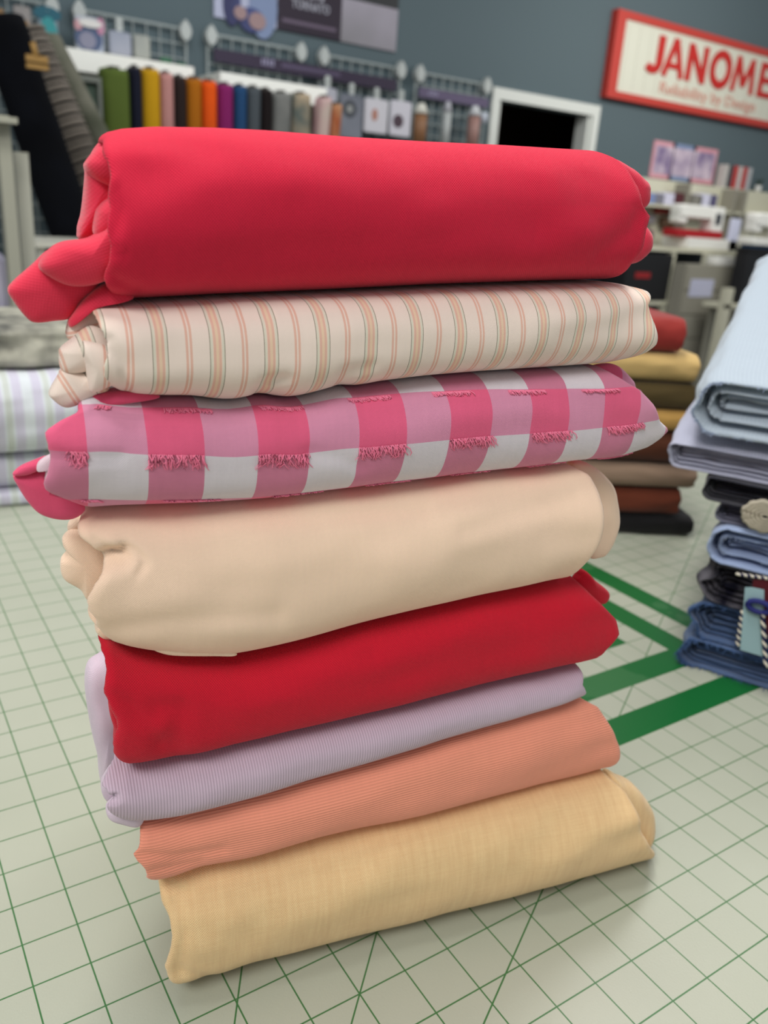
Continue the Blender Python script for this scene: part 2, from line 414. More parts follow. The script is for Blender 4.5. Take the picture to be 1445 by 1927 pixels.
# back wall with the doorway opening
dL, dR, dT = 158.2, 196.2, 45.6
mb = MB(); mb.box((-160, YW, FLOOR), (dL, YW+5, CEIL)); mb.box((dR, YW, FLOOR), (420, YW+5, CEIL)); mb.box((dL, YW, dT), (dR, YW+5, CEIL))
struct(mb.obj('wall_back', M_wall))
M_floor = plain('grey_floor', (120, 118, 112), 0.5, noise_amt=0.15, nscale=0.1)
struct(boxo('floor', (-160, -120, FLOOR-1), (420, YW+60, FLOOR), M_floor))
tm = MB(); tm.box((dL-2.6, YW-0.9, FLOOR), (dL, YW, dT)); tm.box((dR, YW-0.9, FLOOR), (dR+2.8, YW, dT)); tm.box((dL-2.6, YW-0.9, dT), (dR+2.8, YW, dT+3.0))
tm.box((dR-1.2, YW, FLOOR), (dR, YW+5, dT)); tm.box((dL, YW, FLOOR), (dL+1.2, YW+5, dT))
struct(tm.obj('trim_1', M_trim))
# dim back room seen through the doorway
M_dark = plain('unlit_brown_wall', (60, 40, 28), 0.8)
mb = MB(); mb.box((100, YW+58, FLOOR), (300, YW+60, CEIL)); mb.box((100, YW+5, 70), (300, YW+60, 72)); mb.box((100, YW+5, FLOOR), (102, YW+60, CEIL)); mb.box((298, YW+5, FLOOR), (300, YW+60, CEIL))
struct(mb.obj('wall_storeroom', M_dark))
M_wood = plain('brown_wood', (120, 72, 40), 0.5, noise_amt=0.3, nscale=0.3)
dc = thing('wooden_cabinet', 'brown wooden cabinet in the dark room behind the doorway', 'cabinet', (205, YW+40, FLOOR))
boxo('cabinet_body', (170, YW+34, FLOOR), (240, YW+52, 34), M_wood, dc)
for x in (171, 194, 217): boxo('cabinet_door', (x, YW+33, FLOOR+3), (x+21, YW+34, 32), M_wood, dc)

# ================================================================== cutting table and mat
M_matw = None
def mat_material():
    m, nt, N, L, b = newmat('translucent_cutting_mat')
    tc = N.new('ShaderNodeTexCoord'); sx = N.new('ShaderNodeSeparateXYZ'); L.new(tc.outputs['Object'], sx.inputs[0])
    x = mth(nt, 'DIVIDE', sx.outputs[0], IN); y = mth(nt, 'DIVIDE', sx.outputs[1], IN)
    def line(c, hw):                      # distance of c to the nearest whole number, under half a line width
        d = mth(nt, 'ABSOLUTE', mth(nt, 'SUBTRACT', mth(nt, 'FRACT', mth(nt, 'ADD', c, 0.5)), 0.5)); return mth(nt, 'LESS_THAN', d, hw)
    def one(expr, hw): return mth(nt, 'LESS_THAN', mth(nt, 'ABSOLUTE', expr), hw)
    g = mth(nt, 'MAXIMUM', line(x, 0.015), line(y, 0.015))
    d30 = one(mth(nt, 'SUBTRACT', y, mth(nt, 'MULTIPLY_ADD', x, 0.577, 0.21)), 0.019)
    d45 = one(mth(nt, 'SUBTRACT', y, mth(nt, 'ADD', x, 4.0)), 0.022)
    d60 = one(mth(nt, 'SUBTRACT', y, mth(nt, 'MULTIPLY_ADD', x, 1.732, 10.57)), 0.032)
    for q in (d30, d45, d60): g = mth(nt, 'MAXIMUM', g, q)
    # small printing gaps in the lines
    gp = mth(nt, 'MULTIPLY', line(mth(nt, 'ADD', x, 0.55), 0.03), line(mth(nt, 'MULTIPLY', mth(nt, 'ADD', y, x), 0.25), 0.02))
    g = mth(nt, 'MULTIPLY', g, mth(nt, 'SUBTRACT', 1.0, gp))
    def rng_(c, a, b): return mth(nt, 'MULTIPLY', mth(nt, 'GREATER_THAN', c, a), mth(nt, 'LESS_THAN', c, b))
    bands = None
    for k in (0, 2, 4):
        hx = 16.0-k; ly = 4.0+k
        h = mth(nt, 'MULTIPLY', rng_(y, ly, ly+1), rng_(x, 3.0, hx)); v = mth(nt, 'MULTIPLY', rng_(x, hx-1, hx), rng_(y, ly, 19.0))
        q = mth(nt, 'MAXIMUM', h, v); bands = q if bands is None else mth(nt, 'MAXIMUM', bands, q)
    n1 = N.new('ShaderNodeTexNoise'); n1.inputs['Scale'].default_value = 9; n1.inputs['Detail'].default_value = 4; L.new(tc.outputs['Object'], n1.inputs['Vector'])
    base = mixc(nt, n1.outputs['Fac'], lin((166, 171, 153)), lin((182, 185, 169)))
    wear = mth(nt, 'MULTIPLY', mth(nt, 'GREATER_THAN', n1.outputs['Fac'], 0.57), 0.15)
    gcol = mixc(nt, wear, lin((24, 100, 48)), lin((110, 150, 110)))
    c = mixc(nt, mth(nt, 'MULTIPLY', g, 0.92), base, lin((36, 104, 44)))
    c = mixc(nt, bands, c, gcol)
    L.new(c, b.inputs['Base Color']); b.inputs['Roughness'].default_value = 0.33; b.inputs['Specular IOR Level'].default_value = 0.35
    n2 = N.new('ShaderNodeTexNoise'); n2.inputs['Scale'].default_value = 900; L.new(tc.outputs['Object'], n2.inputs['Vector'])
    bp = N.new('ShaderNodeBump'); bp.inputs['Distance'].default_value = 0.004*IN; L.new(n2.outputs['Fac'], bp.inputs['Height']); L.new(bp.outputs[0], b.inputs['Normal'])
    return m
mat = boxo('cutting_mat', (-34, -26, -0.08), (46, 44, 0.0), mat_material())
tag(mat, 'pale green gridded cutting mat covering the table under the fabric piles', 'cutting mat')
tb = thing('cutting_table', 'white cutting table under the gridded mat', 'table', (5, 10, FLOOR))
boxo('tabletop', (-35, -27, -1.6), (47, 45, -0.08), M_white, tb)
for x, y in ((-33, -25), (43, -25), (-33, 41), (43, 41)): boxo('leg', (x, y, FLOOR), (x+2.5, y+2.5, -1.6), M_white, tb)

# ================================================================== the pile of folded fabrics
RED = (220, 30, 64)
F_red = fabric('crimson_twill', RED, 0.038, 'twill', 0.005, var=0.05, shade=0.13, sheen=0.12)
F_redin = fabric('crimson_twill_inside', (222, 50, 76), 0.05, 'plain', 0.003, var=0.05, shade=0.05, sheen=0.3)
F_red2 = fabric('scarlet_twill', (214, 22, 48), 0.038, 'twill', 0.006, var=0.05, shade=0.14, sheen=0.1)
F_peach = fabric('peach_cotton', (252, 220, 192), 0.03, 'plain', 0.004, var=0.03, shade=0.07)
F_lilac = fabric('lilac_corded_cotton', (206, 184, 200), 0.046, 'ribu', 0.006, var=0.04, shade=0.20)
F_lilacin = fabric('lilac_plain_cotton', (212, 194, 208), 0.03, 'plain', 0.003, var=0.03, shade=0.04)
F_salmon = fabric('salmon_fine_rib', (250, 160, 132), 0.054, 'ribv', 0.007, var=0.04, shade=0.16)
F_yellow = fabric('yellow_slub_linen', (240, 194, 140), 0.045, 'plain', 0.008, var=0.07, shade=0.14, slub=1.0, c2=(252, 222, 168))

def frame(az, v0=0.0, du=0.0):
    a = math.radians(az); e = np.array([math.cos(a), math.sin(a), 0]); n = np.array([-math.sin(a), math.cos(a), 0])
    return PIV + n*v0 + e*du, e, n
# ---- stripe / check spacing measured from the cloth itself
AZS, AZC = -7, -8
o_, e_, n_ = frame(AZS, 0.1)
us = [((onplane(x, 640, o_, n_)-o_) @ e_) for x in [298, 405, 505, 600, 692, 778, 856, 930, 1006, 1078, 1145, 1207]]
PS, US = np.polyfit(range(12), us, 1)
o_, e_, n_ = frame(AZC, 0.15)
uc = [((onplane(x, 817-(x-180)*0.03, o_, n_)-o_) @ e_) for x in [180, 272, 380, 475, 578, 663, 752, 832, 917, 990, 1068, 1131, 1197]]
PC, UC = np.polyfit(range(13), uc, 1)
def stripes(nt, u, v):
    ph = mth(nt, 'FRACT', mth(nt, 'ADD', mth(nt, 'DIVIDE', mth(nt, 'SUBTRACT', u, float(US)), float(PS)), 0.5+100))
    d = mth(nt, 'ABSOLUTE', mth(nt, 'SUBTRACT', ph, 0.5))           # 0 at a wide stripe
    d2 = mth(nt, 'SUBTRACT', 0.5, d)                                # 0 at a single stripe
    def band(x, a, b): return mth(nt, 'MULTIPLY', mth(nt, 'GREATER_THAN', x, a), mth(nt, 'LESS_THAN', x, b))
    cream, pink, green, dark, ochre = lin((242, 224, 210)), lin((232, 186, 166)), lin((226, 219, 200)), lin((126, 116, 96)), lin((238, 208, 178))
    c = mixc(nt, band(d, -1, 0.075), cream, ochre)
    c = mixc(nt, band(d, 0.026, 0.070), c, pink)
    c = mixc(nt, band(d, 0.082, 0.126), c, green)
    c = mixc(nt, band(d, 0.126, 0.138), c, dark)
    c = mixc(nt, band(d2, 0.014, 0.058), c, pink)
    return c
CV = {'off': 0.0, 'per': 0.88}
def checks(nt, u, v):
    cu = mth(nt, 'FLOOR', mth(nt, 'DIVIDE', mth(nt, 'SUBTRACT', u, float(UC)), float(PC)))
    pu = mth(nt, 'MODULO', mth(nt, 'ADD', cu, 100.0), 2.0)        # column 0 (after first edge) is light
    cv = mth(nt, 'FLOOR', mth(nt, 'DIVIDE', v, CV['per']))
    pv = mth(nt, 'MODULO', mth(nt, 'ADD', cv, 100.0), 2.0)        # even rows are hot
    hot, medium, light, white = lin((238, 100, 138)), lin((214, 128, 156)), lin((226, 148, 178)), lin((226, 216, 222))
    a = mixc(nt, pu, light, hot); b = mixc(nt, pu, white, medium)
    return mixc(nt, pv, a, b)
F_stripe = fabric('cream_striped_shirting', (230, 212, 196), 0.026, 'plain', 0.003, var=0.03, shade=0.07, colfn=stripes)
F_check = fabric('pink_clipped_check', (230, 120, 150), 0.028, 'plain', 0.004, var=0.06, shade=0.10, colfn=checks)
F_hot = fabric('hot_pink_cotton', (230, 84, 120), 0.028, 'plain', 0.003, var=0.05, shade=0.08)
F_white = fabric('white_pink_cotton', (228, 206, 214), 0.028, 'plain', 0.003, var=0.05, shade=0.08)

B = []
def bun(**k):
    o, e, n = frame(k.pop('az'), k.pop('v0', 0.0)); b = Bundle(o, e, n, **k); B.append(b); return b
b1 = bun(az=-12, bf=1.25, D=7.6, pf=0.9, seed=1, ns=170,
    left=[(298, 1660), (303, 1690), (316, 1720), (326, 1760), (322, 1795), (312, 1830), (318, 1846), (342, 1858)],
    right=[(1155, 1460), (1178, 1485), (1197, 1520), (1213, 1570), (1228, 1600), (1228, 1628), (1220, 1648), (1200, 1664)],
    bottom=[(318, 1856), (400, 1852), (450, 1851), (520, 1849), (600, 1835), (700, 1808), (800, 1780), (900, 1747), (1000, 1715), (1100, 1690), (1180, 1660), (1225, 1640)],
    crease=[([(330, 1700), (345, 1760), (335, 1830)], 14, 0.05), ([(300, 1665), (350, 1680)], 10, 0.06), ([(345, 1832), (420, 1846), (560, 1836)], 9, 0.05)])
b2 = bun(az=-9, v0=0.05, bf=0.75, D=7.2, seed=2,
    left=[(262, 1552), (262, 1590), (250, 1610), (262, 1625), (275, 1640), (277, 1655), (286, 1661)],
    right=[(1100, 1305), (1130, 1330), (1152, 1365), (1168, 1405), (1166, 1430), (1145, 1446)],
    bottom=[(278, 1660), (330, 1650), (370, 1636), (430, 1621), (500, 1606), (600, 1581), (700, 1556), (800, 1531), (900, 1506), (1000, 1481), (1100, 1457), (1168, 1436)],
    crease=[([(262, 1610), (330, 1612), (420, 1600)], 9, 0.05), ([(285, 1640), (380, 1622)], 7, 0.04)])
b3 = bun(az=-8, v0=0.0, bf=0.8, D=6.8, seed=3,
    left=[(225, 1420), (205, 1440), (196, 1463), (190, 1476), (203, 1490), (216, 1507), (201, 1520), (206, 1533), (235, 1545)],
    right=[(1080, 1228), (1090, 1246), (1098, 1268), (1099, 1290), (1092, 1308)],
    bottom=[(205, 1540), (265, 1550), (300, 1543), (400, 1520), (500, 1491), (600, 1463), (700, 1435), (800, 1405), (900, 1374), (1000, 1341), (1060, 1322), (1100, 1310)],
    crease=[([(195, 1500), (215, 1508), (218, 1500)], 7, 0.10)])
b4 = bun(az=-8, v0=-0.05, bf=0.95, D=7.0, seed=4,
    left=[(190, 1195), (198, 1238), (201, 1260), (194, 1303), (206, 1328), (219, 1352), (221, 1372), (212, 1404), (215, 1422), (235, 1437)],
    right=[(1090, 1090), (1112, 1115), (1142, 1145), (1163, 1166), (1165, 1192), (1140, 1216)],
    bottom=[(210, 1436), (250, 1436), (285, 1427), (340, 1420), (400, 1410), (500, 1388), (600, 1364), (700, 1340), (800, 1315), (900, 1290), (1000, 1265), (1090, 1243), (1165, 1222)],
    crease=[([(300, 1340), (340, 1335), (330, 1400)], 26, 0.07), ([(198, 1305), (240, 1330), (300, 1400)], 16, 0.06), ([(230, 1240), (400, 1268), (700, 1230)], 22, 0.05)])
b5 = bun(az=-9, v0=-0.1, bf=1.15, D=7.0, seed=5, ns=180, pf=0.85,
    left=[(158, 960), (146, 980), (147, 1000), (170, 1025), (196, 1046), (203, 1062), (192, 1080), (178, 1104), (164, 1135), (168, 1155), (180, 1168), (182, 1182), (196, 1198)],
    right=[(1088, 868), (1112, 890), (1132, 922), (1139, 960), (1134, 1010), (1120, 1044), (1100, 1068)],
    bottom=[(185, 1195), (225, 1211), (280, 1222), (360, 1230), (430, 1231), (480, 1222), (600, 1195), (700, 1168), (800, 1143), (900, 1120), (1000, 1100), (1080, 1085), (1130, 1072)],
    crease=[([(196, 1058), (232, 1050)], 18, 0.26), ([(238, 1030), (262, 1042), (274, 1062), (264, 1078)], 9, 0.05), ([(180, 1022), (215, 1048)], 13, 0.08),
            ([(250, 1110), (420, 1120), (700, 1090)], 40, 0.06), ([(190, 1190), (330, 1170), (520, 1160)], 20, 0.07), ([(160, 955), (400, 985), (800, 960)], 16, 0.05), ([(880, 1000), (1000, 960), (1080, 930)], 22, 0.05)])
b6 = bun(az=AZC, v0=0.0, bf=0.85, D=6.6, seed=6, shear=0.034, uv0=-0.10,
    left=[(150, 768), (112, 784), (84, 806), (88, 838), (96, 853), (93, 880), (82, 910), (91, 930), (130, 948), (160, 957)],
    right=[(1150, 685), (1188, 720), (1212, 734), (1236, 762), (1252, 797), (1266, 813), (1235, 834)],
    bottom=[(85, 954), (150, 957), (215, 950), (300, 948), (400, 945), (500, 938), (600, 925), (700, 912), (800, 900), (900, 888), (1000, 877), (1085, 865), (1150, 861), (1180, 855), (1250, 832)],
    crease=[([(95, 852), (150, 862), (230, 860)], 7, 0.05), ([(190, 770), (260, 800)], 16, 0.05), ([(580, 850), (640, 862), (680, 880)], 12, 0.04)])
b7 = bun(az=AZS, v0=-0.05, bf=0.9, D=6.4, seed=7,
    left=[(175, 582), (188, 612), (203, 638), (205, 665), (197, 692), (197, 722), (222, 736)],
    right=[(1195, 530), (1220, 545), (1223, 572), (1236, 610), (1233, 648), (1205, 666)],
    bottom=[(160, 724), (197, 728), (230, 739), (300, 743), (370, 743), (400, 750), (440, 751), (470, 746), (490, 736), (520, 746), (545, 748), (600, 735), (640, 722), (670, 727), (700, 718), (800, 706), (900, 698), (1000, 692), (1080, 687), (1150, 682), (1200, 669), (1236, 655)],
    crease=[([(205, 640), (235, 690), (240, 735)], 12, 0.06), ([(485, 738), (500, 720), (540, 712)], 10, 0.07), ([(640, 722), (655, 700), (700, 690)], 12, 0.06), ([(215, 590), (300, 600), (500, 590)], 12, 0.03)])
b8 = bun(az=-7, v0=-0.05, bf=1.45, D=6.2, seed=8, ns=180, pf=0.8, pz=0.8,
    left=[(200, 248), (190, 262), (195, 282), (208, 310), (211, 340), (206, 368), (211, 388), (205, 420), (205, 440), (212, 468), (208, 492), (200, 512), (197, 538), (212, 560)],
    right=[(1150, 288), (1178, 306), (1198, 335), (1213, 385), (1228, 405), (1222, 432), (1215, 468), (1195, 497), (1165, 523)],
    bottom=[(180, 563), (212, 562), (270, 560), (400, 553), (600, 545), (800, 535), (1000, 528), (1165, 524), (1230, 522)],
    top=[(150, 262), (192, 252), (215, 243), (290, 238), (400, 240), (500, 245), (650, 257), (800, 266), (950, 273), (1080, 281), (1140, 285), (1175, 300), (1200, 330)],
    crease=[([(190, 262), (205, 300), (212, 340)], 10, -0.05), ([(205, 370), (225, 400), (215, 440)], 12, 0.07), ([(200, 512), (225, 530), (260, 545)], 10, 0.07), ([(213, 470), (235, 480)], 9, 0.05),
            ([(300, 500), (600, 470), (1000, 440)], 45, 0.05), ([(1130, 480), (1190, 430), (1215, 395)], 18, 0.05)])
solve_pile(B)
GRP = None
build_bundle(b1, 'folded_fabric', F_yellow, 'thick pale yellow folded linen at the very bottom of the tall front pile', 'fabric')
build_bundle(b2, 'folded_fabric', F_salmon, 'salmon orange folded fabric with fine lengthwise ribs, on the pale yellow linen', 'fabric')
build_bundle(b3, 'folded_fabric', F_lilac, 'pale lilac folded cotton with fine cords, between scarlet and salmon fabrics', 'fabric')
build_bundle(b4, 'folded_fabric', F_red2, 'scarlet red folded twill squeezed below the plain peach fabric', 'fabric')
build_bundle(b5, 'folded_fabric', F_peach, 'plump plain peach folded cotton below the pink checked fabric', 'fabric')
build_bundle(b6, 'folded_fabric', F_check, 'pink and white checked folded fabric with clipped fringe threads', 'fabric')
build_bundle(b7, 'folded_fabric', F_stripe, 'cream folded fabric with thin peach and green stripes, below the crimson one', 'fabric')
build_bundle(b8, 'folded_fabric', F_red, 'large crimson red rolled fabric on top of the tall front pile', 'fabric')

# ---- loose folds at the ends
lobe(b8, [(196, 262), (180, 276), (168, 297), (159, 308), (161, 325), (158, 365), (153, 405), (146, 436), (158, 452), (250, 446), (260, 380), (260, 300), (225, 265)], 1.35, 0.45, F_redin, seed=1)
lobe(b8, [(188, 276), (170, 292), (160, 308), (165, 325), (190, 345), (240, 360), (250, 310), (225, 280)], 1.05, 0.35, F_redin, seed=2)
lobe(b8, [(250, 355), (206, 372), (186, 388), (179, 405), (177, 440), (200, 450), (250, 440)], 0.85, 0.35, F_redin, seed=3)
lobe(b8, [(216, 412), (192, 432), (165, 448), (118, 455), (92, 470), (72, 500), (92, 520), (128, 536), (168, 536), (204, 524), (250, 500), (245, 430)], 0.72, 0.42, F_redin, seed=4, rot=0.4)
lobe(b8, [(120, 458), (88, 472), (60, 498), (26, 528), (14, 546), (26, 568), (48, 596), (66, 606), (100, 603), (132, 597), (152, 566), (186, 530), (170, 480)], 0.95, 0.30, F_redin, seed=5, rot=0.9)
lobe(b8, [(128, 604), (136, 590), (160, 560), (196, 534), (230, 540), (250, 560), (200, 572), (160, 590), (133, 614)], 0.80, 0.25, F_redin, seed=6)
lobe(b8, [(1130, 300), (1168, 312), (1190, 332), (1203, 346), (1205, 364), (1200, 390), (1170, 405), (1130, 380)], 1.6, 0.45, F_redin, seed=7)
lobe(b8, [(1185, 415), (1206, 430), (1211, 450), (1208, 470), (1196, 486), (1178, 496), (1145, 495), (1145, 440)], 1.3, 0.4, F_redin, seed=8)
lobe(b7, [(215, 572), (170, 573), (140, 590), (128, 605), (124, 630), (135, 640), (170, 630), (215, 640)], 0.95, 0.25, F_stripe, seed=11, rot=1.2, uvo=(0.2, 0))
lobe(b7, [(216, 650), (200, 626), (178, 614), (160, 617), (135, 638), (114, 655), (111, 668), (114, 694), (130, 701), (155, 699), (190, 690), (216, 684)], 0.60, 0.26, F_stripe, seed=12, rot=-0.25, uvo=(0.15, 0))
lobe(b7, [(216, 660), (165, 640), (150, 650), (158, 680), (162, 700), (170, 735), (198, 728), (220, 712)], 0.42, 0.28, F_stripe, seed=13, rot=0.05, uvo=(0.1, 0))
lobe(b7, [(155, 698), (118, 694), (108, 708), (92, 738), (98, 750), (121, 765), (150, 758), (180, 740), (205, 730), (200, 700), (180, 690)], 0.62, 0.24, F_stripe, seed=14, rot=-0.5, uvo=(0.5, 0))
lobe(b6, [(110, 858), (88, 858), (60, 868), (36, 879), (24, 893), (50, 893), (80, 880), (98, 868)], 0.45, 0.10, F_hot, 'turned_edge', seed=21, amp=0.02)
lobe(b6, [(98, 866), (78, 882), (50, 888), (25, 894), (34, 915), (52, 943), (76, 966), (110, 976), (140, 974), (160, 958), (150, 940), (110, 930), (92, 905)], 0.55, 0.16, F_hot, seed=22, amp=0.03)
lobe(b6, [(118, 850), (92, 856), (72, 870), (70, 886), (86, 880), (84, 905), (92, 912), (120, 890)], 0.32, 0.10, F_white, 'turned_edge', seed=23, amp=0.02)
lobe(b6, [(190, 735), (160, 744), (148, 760), (175, 768), (240, 756), (300, 745), (260, 730)], 0.55, 0.22, F_hot, seed=24)
lobe(b6, [(1150, 684), (1183, 712), (1190, 728), (1200, 736), (1150, 740), (1100, 700)], 0.85, 0.22, F_check, seed=25)
lobe(b5, [(150, 968), (140, 972), (128, 988), (131, 1002), (160, 1006), (190, 990), (180, 965)], 1.25, 0.2, F_peach, seed=31)
lobe(b5, [(170, 996), (135, 998), (119, 1010), (118, 1024), (127, 1036), (114, 1056), (119, 1086), (150, 1106), (166, 1128), (200, 1130), (245, 1080), (225, 1010)], 1.05, 0.24, F_peach, seed=32)
lobe(b5, [(190, 1150), (170, 1140), (166, 1154), (178, 1168), (180, 1186), (200, 1200), (220, 1190)], 0.95, 0.2, F_peach, seed=33)
lobe(b5, [(1070, 876), (1095, 868), (1122, 882), (1148, 910), (1156, 940), (1160, 975), (1156, 1000), (1143, 1032), (1127, 1047), (1100, 1040), (1090, 950)], 1.35, 0.28, F_peach, seed=34)
lobe(b5, [(290, 1218), (300, 1226), (330, 1231), (400, 1232), (445, 1231), (420, 1215), (340, 1208)], 0.42, 0.12, F_peach, seed=35)
lobe(b4, [(1088, 1080), (1098, 1072), (1114, 1088), (1141, 1112), (1134, 1132), (1110, 1130), (1080, 1100)], 1.5, 0.25, F_red2, seed=41)
lobe(b4, [(230, 1290), (206, 1310), (206, 1340), (214, 1370), (214, 1396), (222, 1412), (250, 1400), (255, 1330)], 0.85, 0.2, F_red2, seed=42)
lobe(b3, [(215, 1225), (186, 1236), (166, 1252), (160, 1285), (164, 1330), (172, 1375), (184, 1425), (188, 1466), (200, 1482), (240, 1480), (260, 1400), (250, 1280)], 1.7, 0.45, F_lilacin, seed=51, rot=0.2)
lobe(b3, [(215, 1440), (196, 1462), (190, 1478), (192, 1492), (200, 1503), (214, 1507), (235, 1500), (240, 1460)], 0.75, 0.2, F_lilacin, seed=52)
lobe(b3, [(228, 1502), (212, 1508), (200, 1520), (203, 1534), (225, 1543), (262, 1548), (270, 1520)], 0.42, 0.22, F_lilacin, seed=53)
lobe(b1, [(1140, 1458), (1166, 1463), (1193, 1477), (1219, 1514), (1224, 1545), (1220, 1575), (1205, 1592), (1165, 1590), (1140, 1540)], 1.1, 0.42, F_yellow, seed=61)

# ---- clipped threads of the check, and a few loose yarns
def surf(b, u, v):
    """point and outward direction on the wrap at cloth coordinates"""
    k0 = 22; ks = range(k0, k0+b.ns-1); uu = b.UV[k0:k0+b.ns, NF//2, 0]; k = int(np.clip(np.searchsorted(uu, u), 1, len(uu)-1))
    t = (u-uu[k-1])/(uu[k]-uu[k-1]+1e-9); r0, r1 = k0+k-1, k0+k
    def row(r):
        vv = b.UV[r, :NF+10, 1]; return np.array([np.interp(v, vv, b.V[r, :NF+10, c]) for c in range(3)])
    return row(r0)*(1-t) + row(r1)*t
def strands(name, b, u0, u1, v, m, length=0.20, per=85, parent=None, up=False, lift=0.05):
    mb = MB(); n = max(6, int((u1-u0)*per))
    for k in range(n):
        u = u0 + (u1-u0)*(k+rng.rand())/n; L_ = length*(0.55+0.6*rng.rand()); sl = rng.uniform(-0.55, 0.55)*L_; cu = rng.uniform(-0.3, 0.3)*L_
        pts = []
        for q in (0, 0.35, 0.7, 1.0):
            vq = v - (L_*q if not up else -L_*q)
            uq = u + sl*q + cu*math.sin(q*3.1)
            p = surf(b, uq, vq); pts.append(p - b.n*(0.006 + lift*math.sin(q*3.0)*rng.rand()))
        mb.tube(pts, [0.0085, 0.008, 0.0075, 0.004], seg=4, caps=False)
    o = mb.obj(name, m, parent, smooth=True); return o
F_thr = plain('pink_yarn', (250, 136, 168), 0.8)
b6u0 = b6.UV[22:22+b6.ns, NF//2, 0].min(); b6u1 = b6.UV[22:22+b6.ns, NF//2, 0].max()
def vpix(b, u, px_y):          # arc position whose picture height is px_y
    vs = np.linspace(-1.2, 1.2, 121); p = np.array([pj(surf(b, u, v_)) for v_ in vs]); return vs, p
cols = [(-1, 0)] + [(2*k+1, 2*k+2) for k in range(6)]
for a_, c_ in cols:
    ua, ub = max(UC+PC*a_, b6u0+0.06), min(UC+PC*c_, b6u1-0.06)
    if ub-ua < 0.1: continue
    for row in (-2, -1, 0, 1):
        if row == 0 or True:
            vv = row*CV['per'] + 0.0
            up = (row % 2 != 0)
            if row % 2 == 0: strands('clipped_fringe', b6, ua, ub, vv+0.01, F_thr, parent=b6.root)
            else: strands('clipped_fringe', b6, ua, ub, vv-0.02, F_thr, length=0.09, parent=b6.root)

# ================================================================== lilac and frayed fabrics at the far left
def stripes2(nt, u, v):
    ph = mth(nt, 'FRACT', mth(nt, 'DIVIDE', u, 1.0)); s_ = mth(nt, 'SINE', mth(nt, 'MULTIPLY', u, 6.283*1.25)); s2 = mth(nt, 'SINE', mth(nt, 'MULTIPLY', u, 6.283*0.625))
    c = mixc(nt, mth(nt, 'GREATER_THAN', s_, -0.1), lin((204, 201, 217)), lin((216, 222, 226)))
    return mixc(nt, mth(nt, 'MULTIPLY', mth(nt, 'GREATER_THAN', s_, 0.55), mth(nt, 'GREATER_THAN', s2, 0.0)), c, lin((200, 206, 200)))
F_ls = fabric('white_lilac_stripe', (220, 220, 230), 0.05, 'ribu', 0.004, colfn=stripes2, shade=0.06)
F_fuzz = plain('charcoal_mohair', (58, 60, 62), 0.95, c2=(190, 188, 172), nscale=4.0, bump=0.15)
def far_bundle(loc, az, L_, D_, z0, z1, m, label, name='folded_fabric', seed=0, bf=None, wob=0.06, cat='fabric', group=None, ns=60, capamp=1.0, **kw):
    a = math.radians(az); e = np.array([math.cos(a), math.sin(a), 0]); n = np.array([-math.sin(a), math.cos(a), 0])
    b = Bundle(np.array([loc[0], loc[1], 0.0]), e, n, bf if bf else (z1-z0)*0.55, D_, left=0.0, right=float(L_), z0=z0, z1=z1, seed=seed, taper=0.05, ns=ns, wob=wob, capamp=capamp, **kw)
    build_bundle(b, name, m, label, cat, group); return b
far_bundle((-20, 30.2), -4, 25, 9, 0.02, 0.62, F_ls, 'thin lilac striped folded cotton lying directly on the mat, lowest at the far left', seed=71)
far_bundle((-20, 30.4), -3, 25, 9, 0.64, 2.2, F_ls, 'white and lilac striped folded cotton, middle one of the far left pile', seed=72)
far_bundle((-20, 29.8), -4, 25, 10, 2.24, 5.7, F_ls, 'plump white and lilac striped folded cotton, thickest of the far left pile', seed=73, wob=0.1)
bz = far_bundle((-18, 31.0), -2, 22, 8, 5.72, 7.6, F_fuzz, 'crumpled charcoal and grey mohair fabric lying on the lilac stripes', seed=74, wob=0.35)

# ================================================================== brown pile behind on the right
cor = onz(1300, 1012); ebr = cor - onz(1140, 1005); ebr[2] = 0; ebr /= np.linalg.norm(ebr); AZB = math.degrees(math.atan2(ebr[1], ebr[0]))
def brown(sR, z0, z1, c, label, seed, L_=11.5, v=0.0, thread=0.05, weave='plain'):
    n = np.array([-ebr[1], ebr[0], 0]); p = cor + ebr*(sR-L_) + n*v
    m = fabric(label.split()[0]+'_cloth', c, thread, weave, 0.004, shade=0.08)
    return far_bundle(p, AZB, L_, 7.5, z0, z1, m, label, seed=seed, bf=(z1-z0)*0.6, wob=0.05)
brown(0.0, 0.02, 0.93, (16, 15, 17), 'black folded fabric at the bottom of the brown pile', 81)
brown(-0.8, 0.96, 2.25, (104, 48, 28), 'chestnut brown folded fabric resting on the black one', 82)
brown(-0.32, 2.28, 3.42, (148, 124, 104), 'taupe folded fabric between chestnut and dark brown ones', 83)
brown(-0.6, 3.45, 4.95, (84, 44, 26), 'dark brown folded fabric above the taupe one', 84)
brown(-1.0, 4.98, 5.95, (196, 154, 84), 'golden tan folded fabric under the olive one', 85)
brown(-1.1, 5.98, 7.15, (84, 70, 38), 'dark olive folded fabric below the wheat coloured one', 86)
brown(-1.2, 7.18, 8.42, (214, 182, 118), 'wheat coloured folded fabric under the rust red one', 87)
brown(-2.1, 8.45, 9.95, (152, 48, 42), 'rust red folded fabric on top of the brown pile', 88)
pn = cor + ebr*(-1.25-3) + np.array([-ebr[1], ebr[0], 0])*3.2
far_bundle(pn, AZB, 3, 4, 8.45, 9.5, fabric('cream_scrap', (226, 214, 176), 0.05), 'small cream folded scrap beside the rust red fabric', seed=89, wob=0.1)

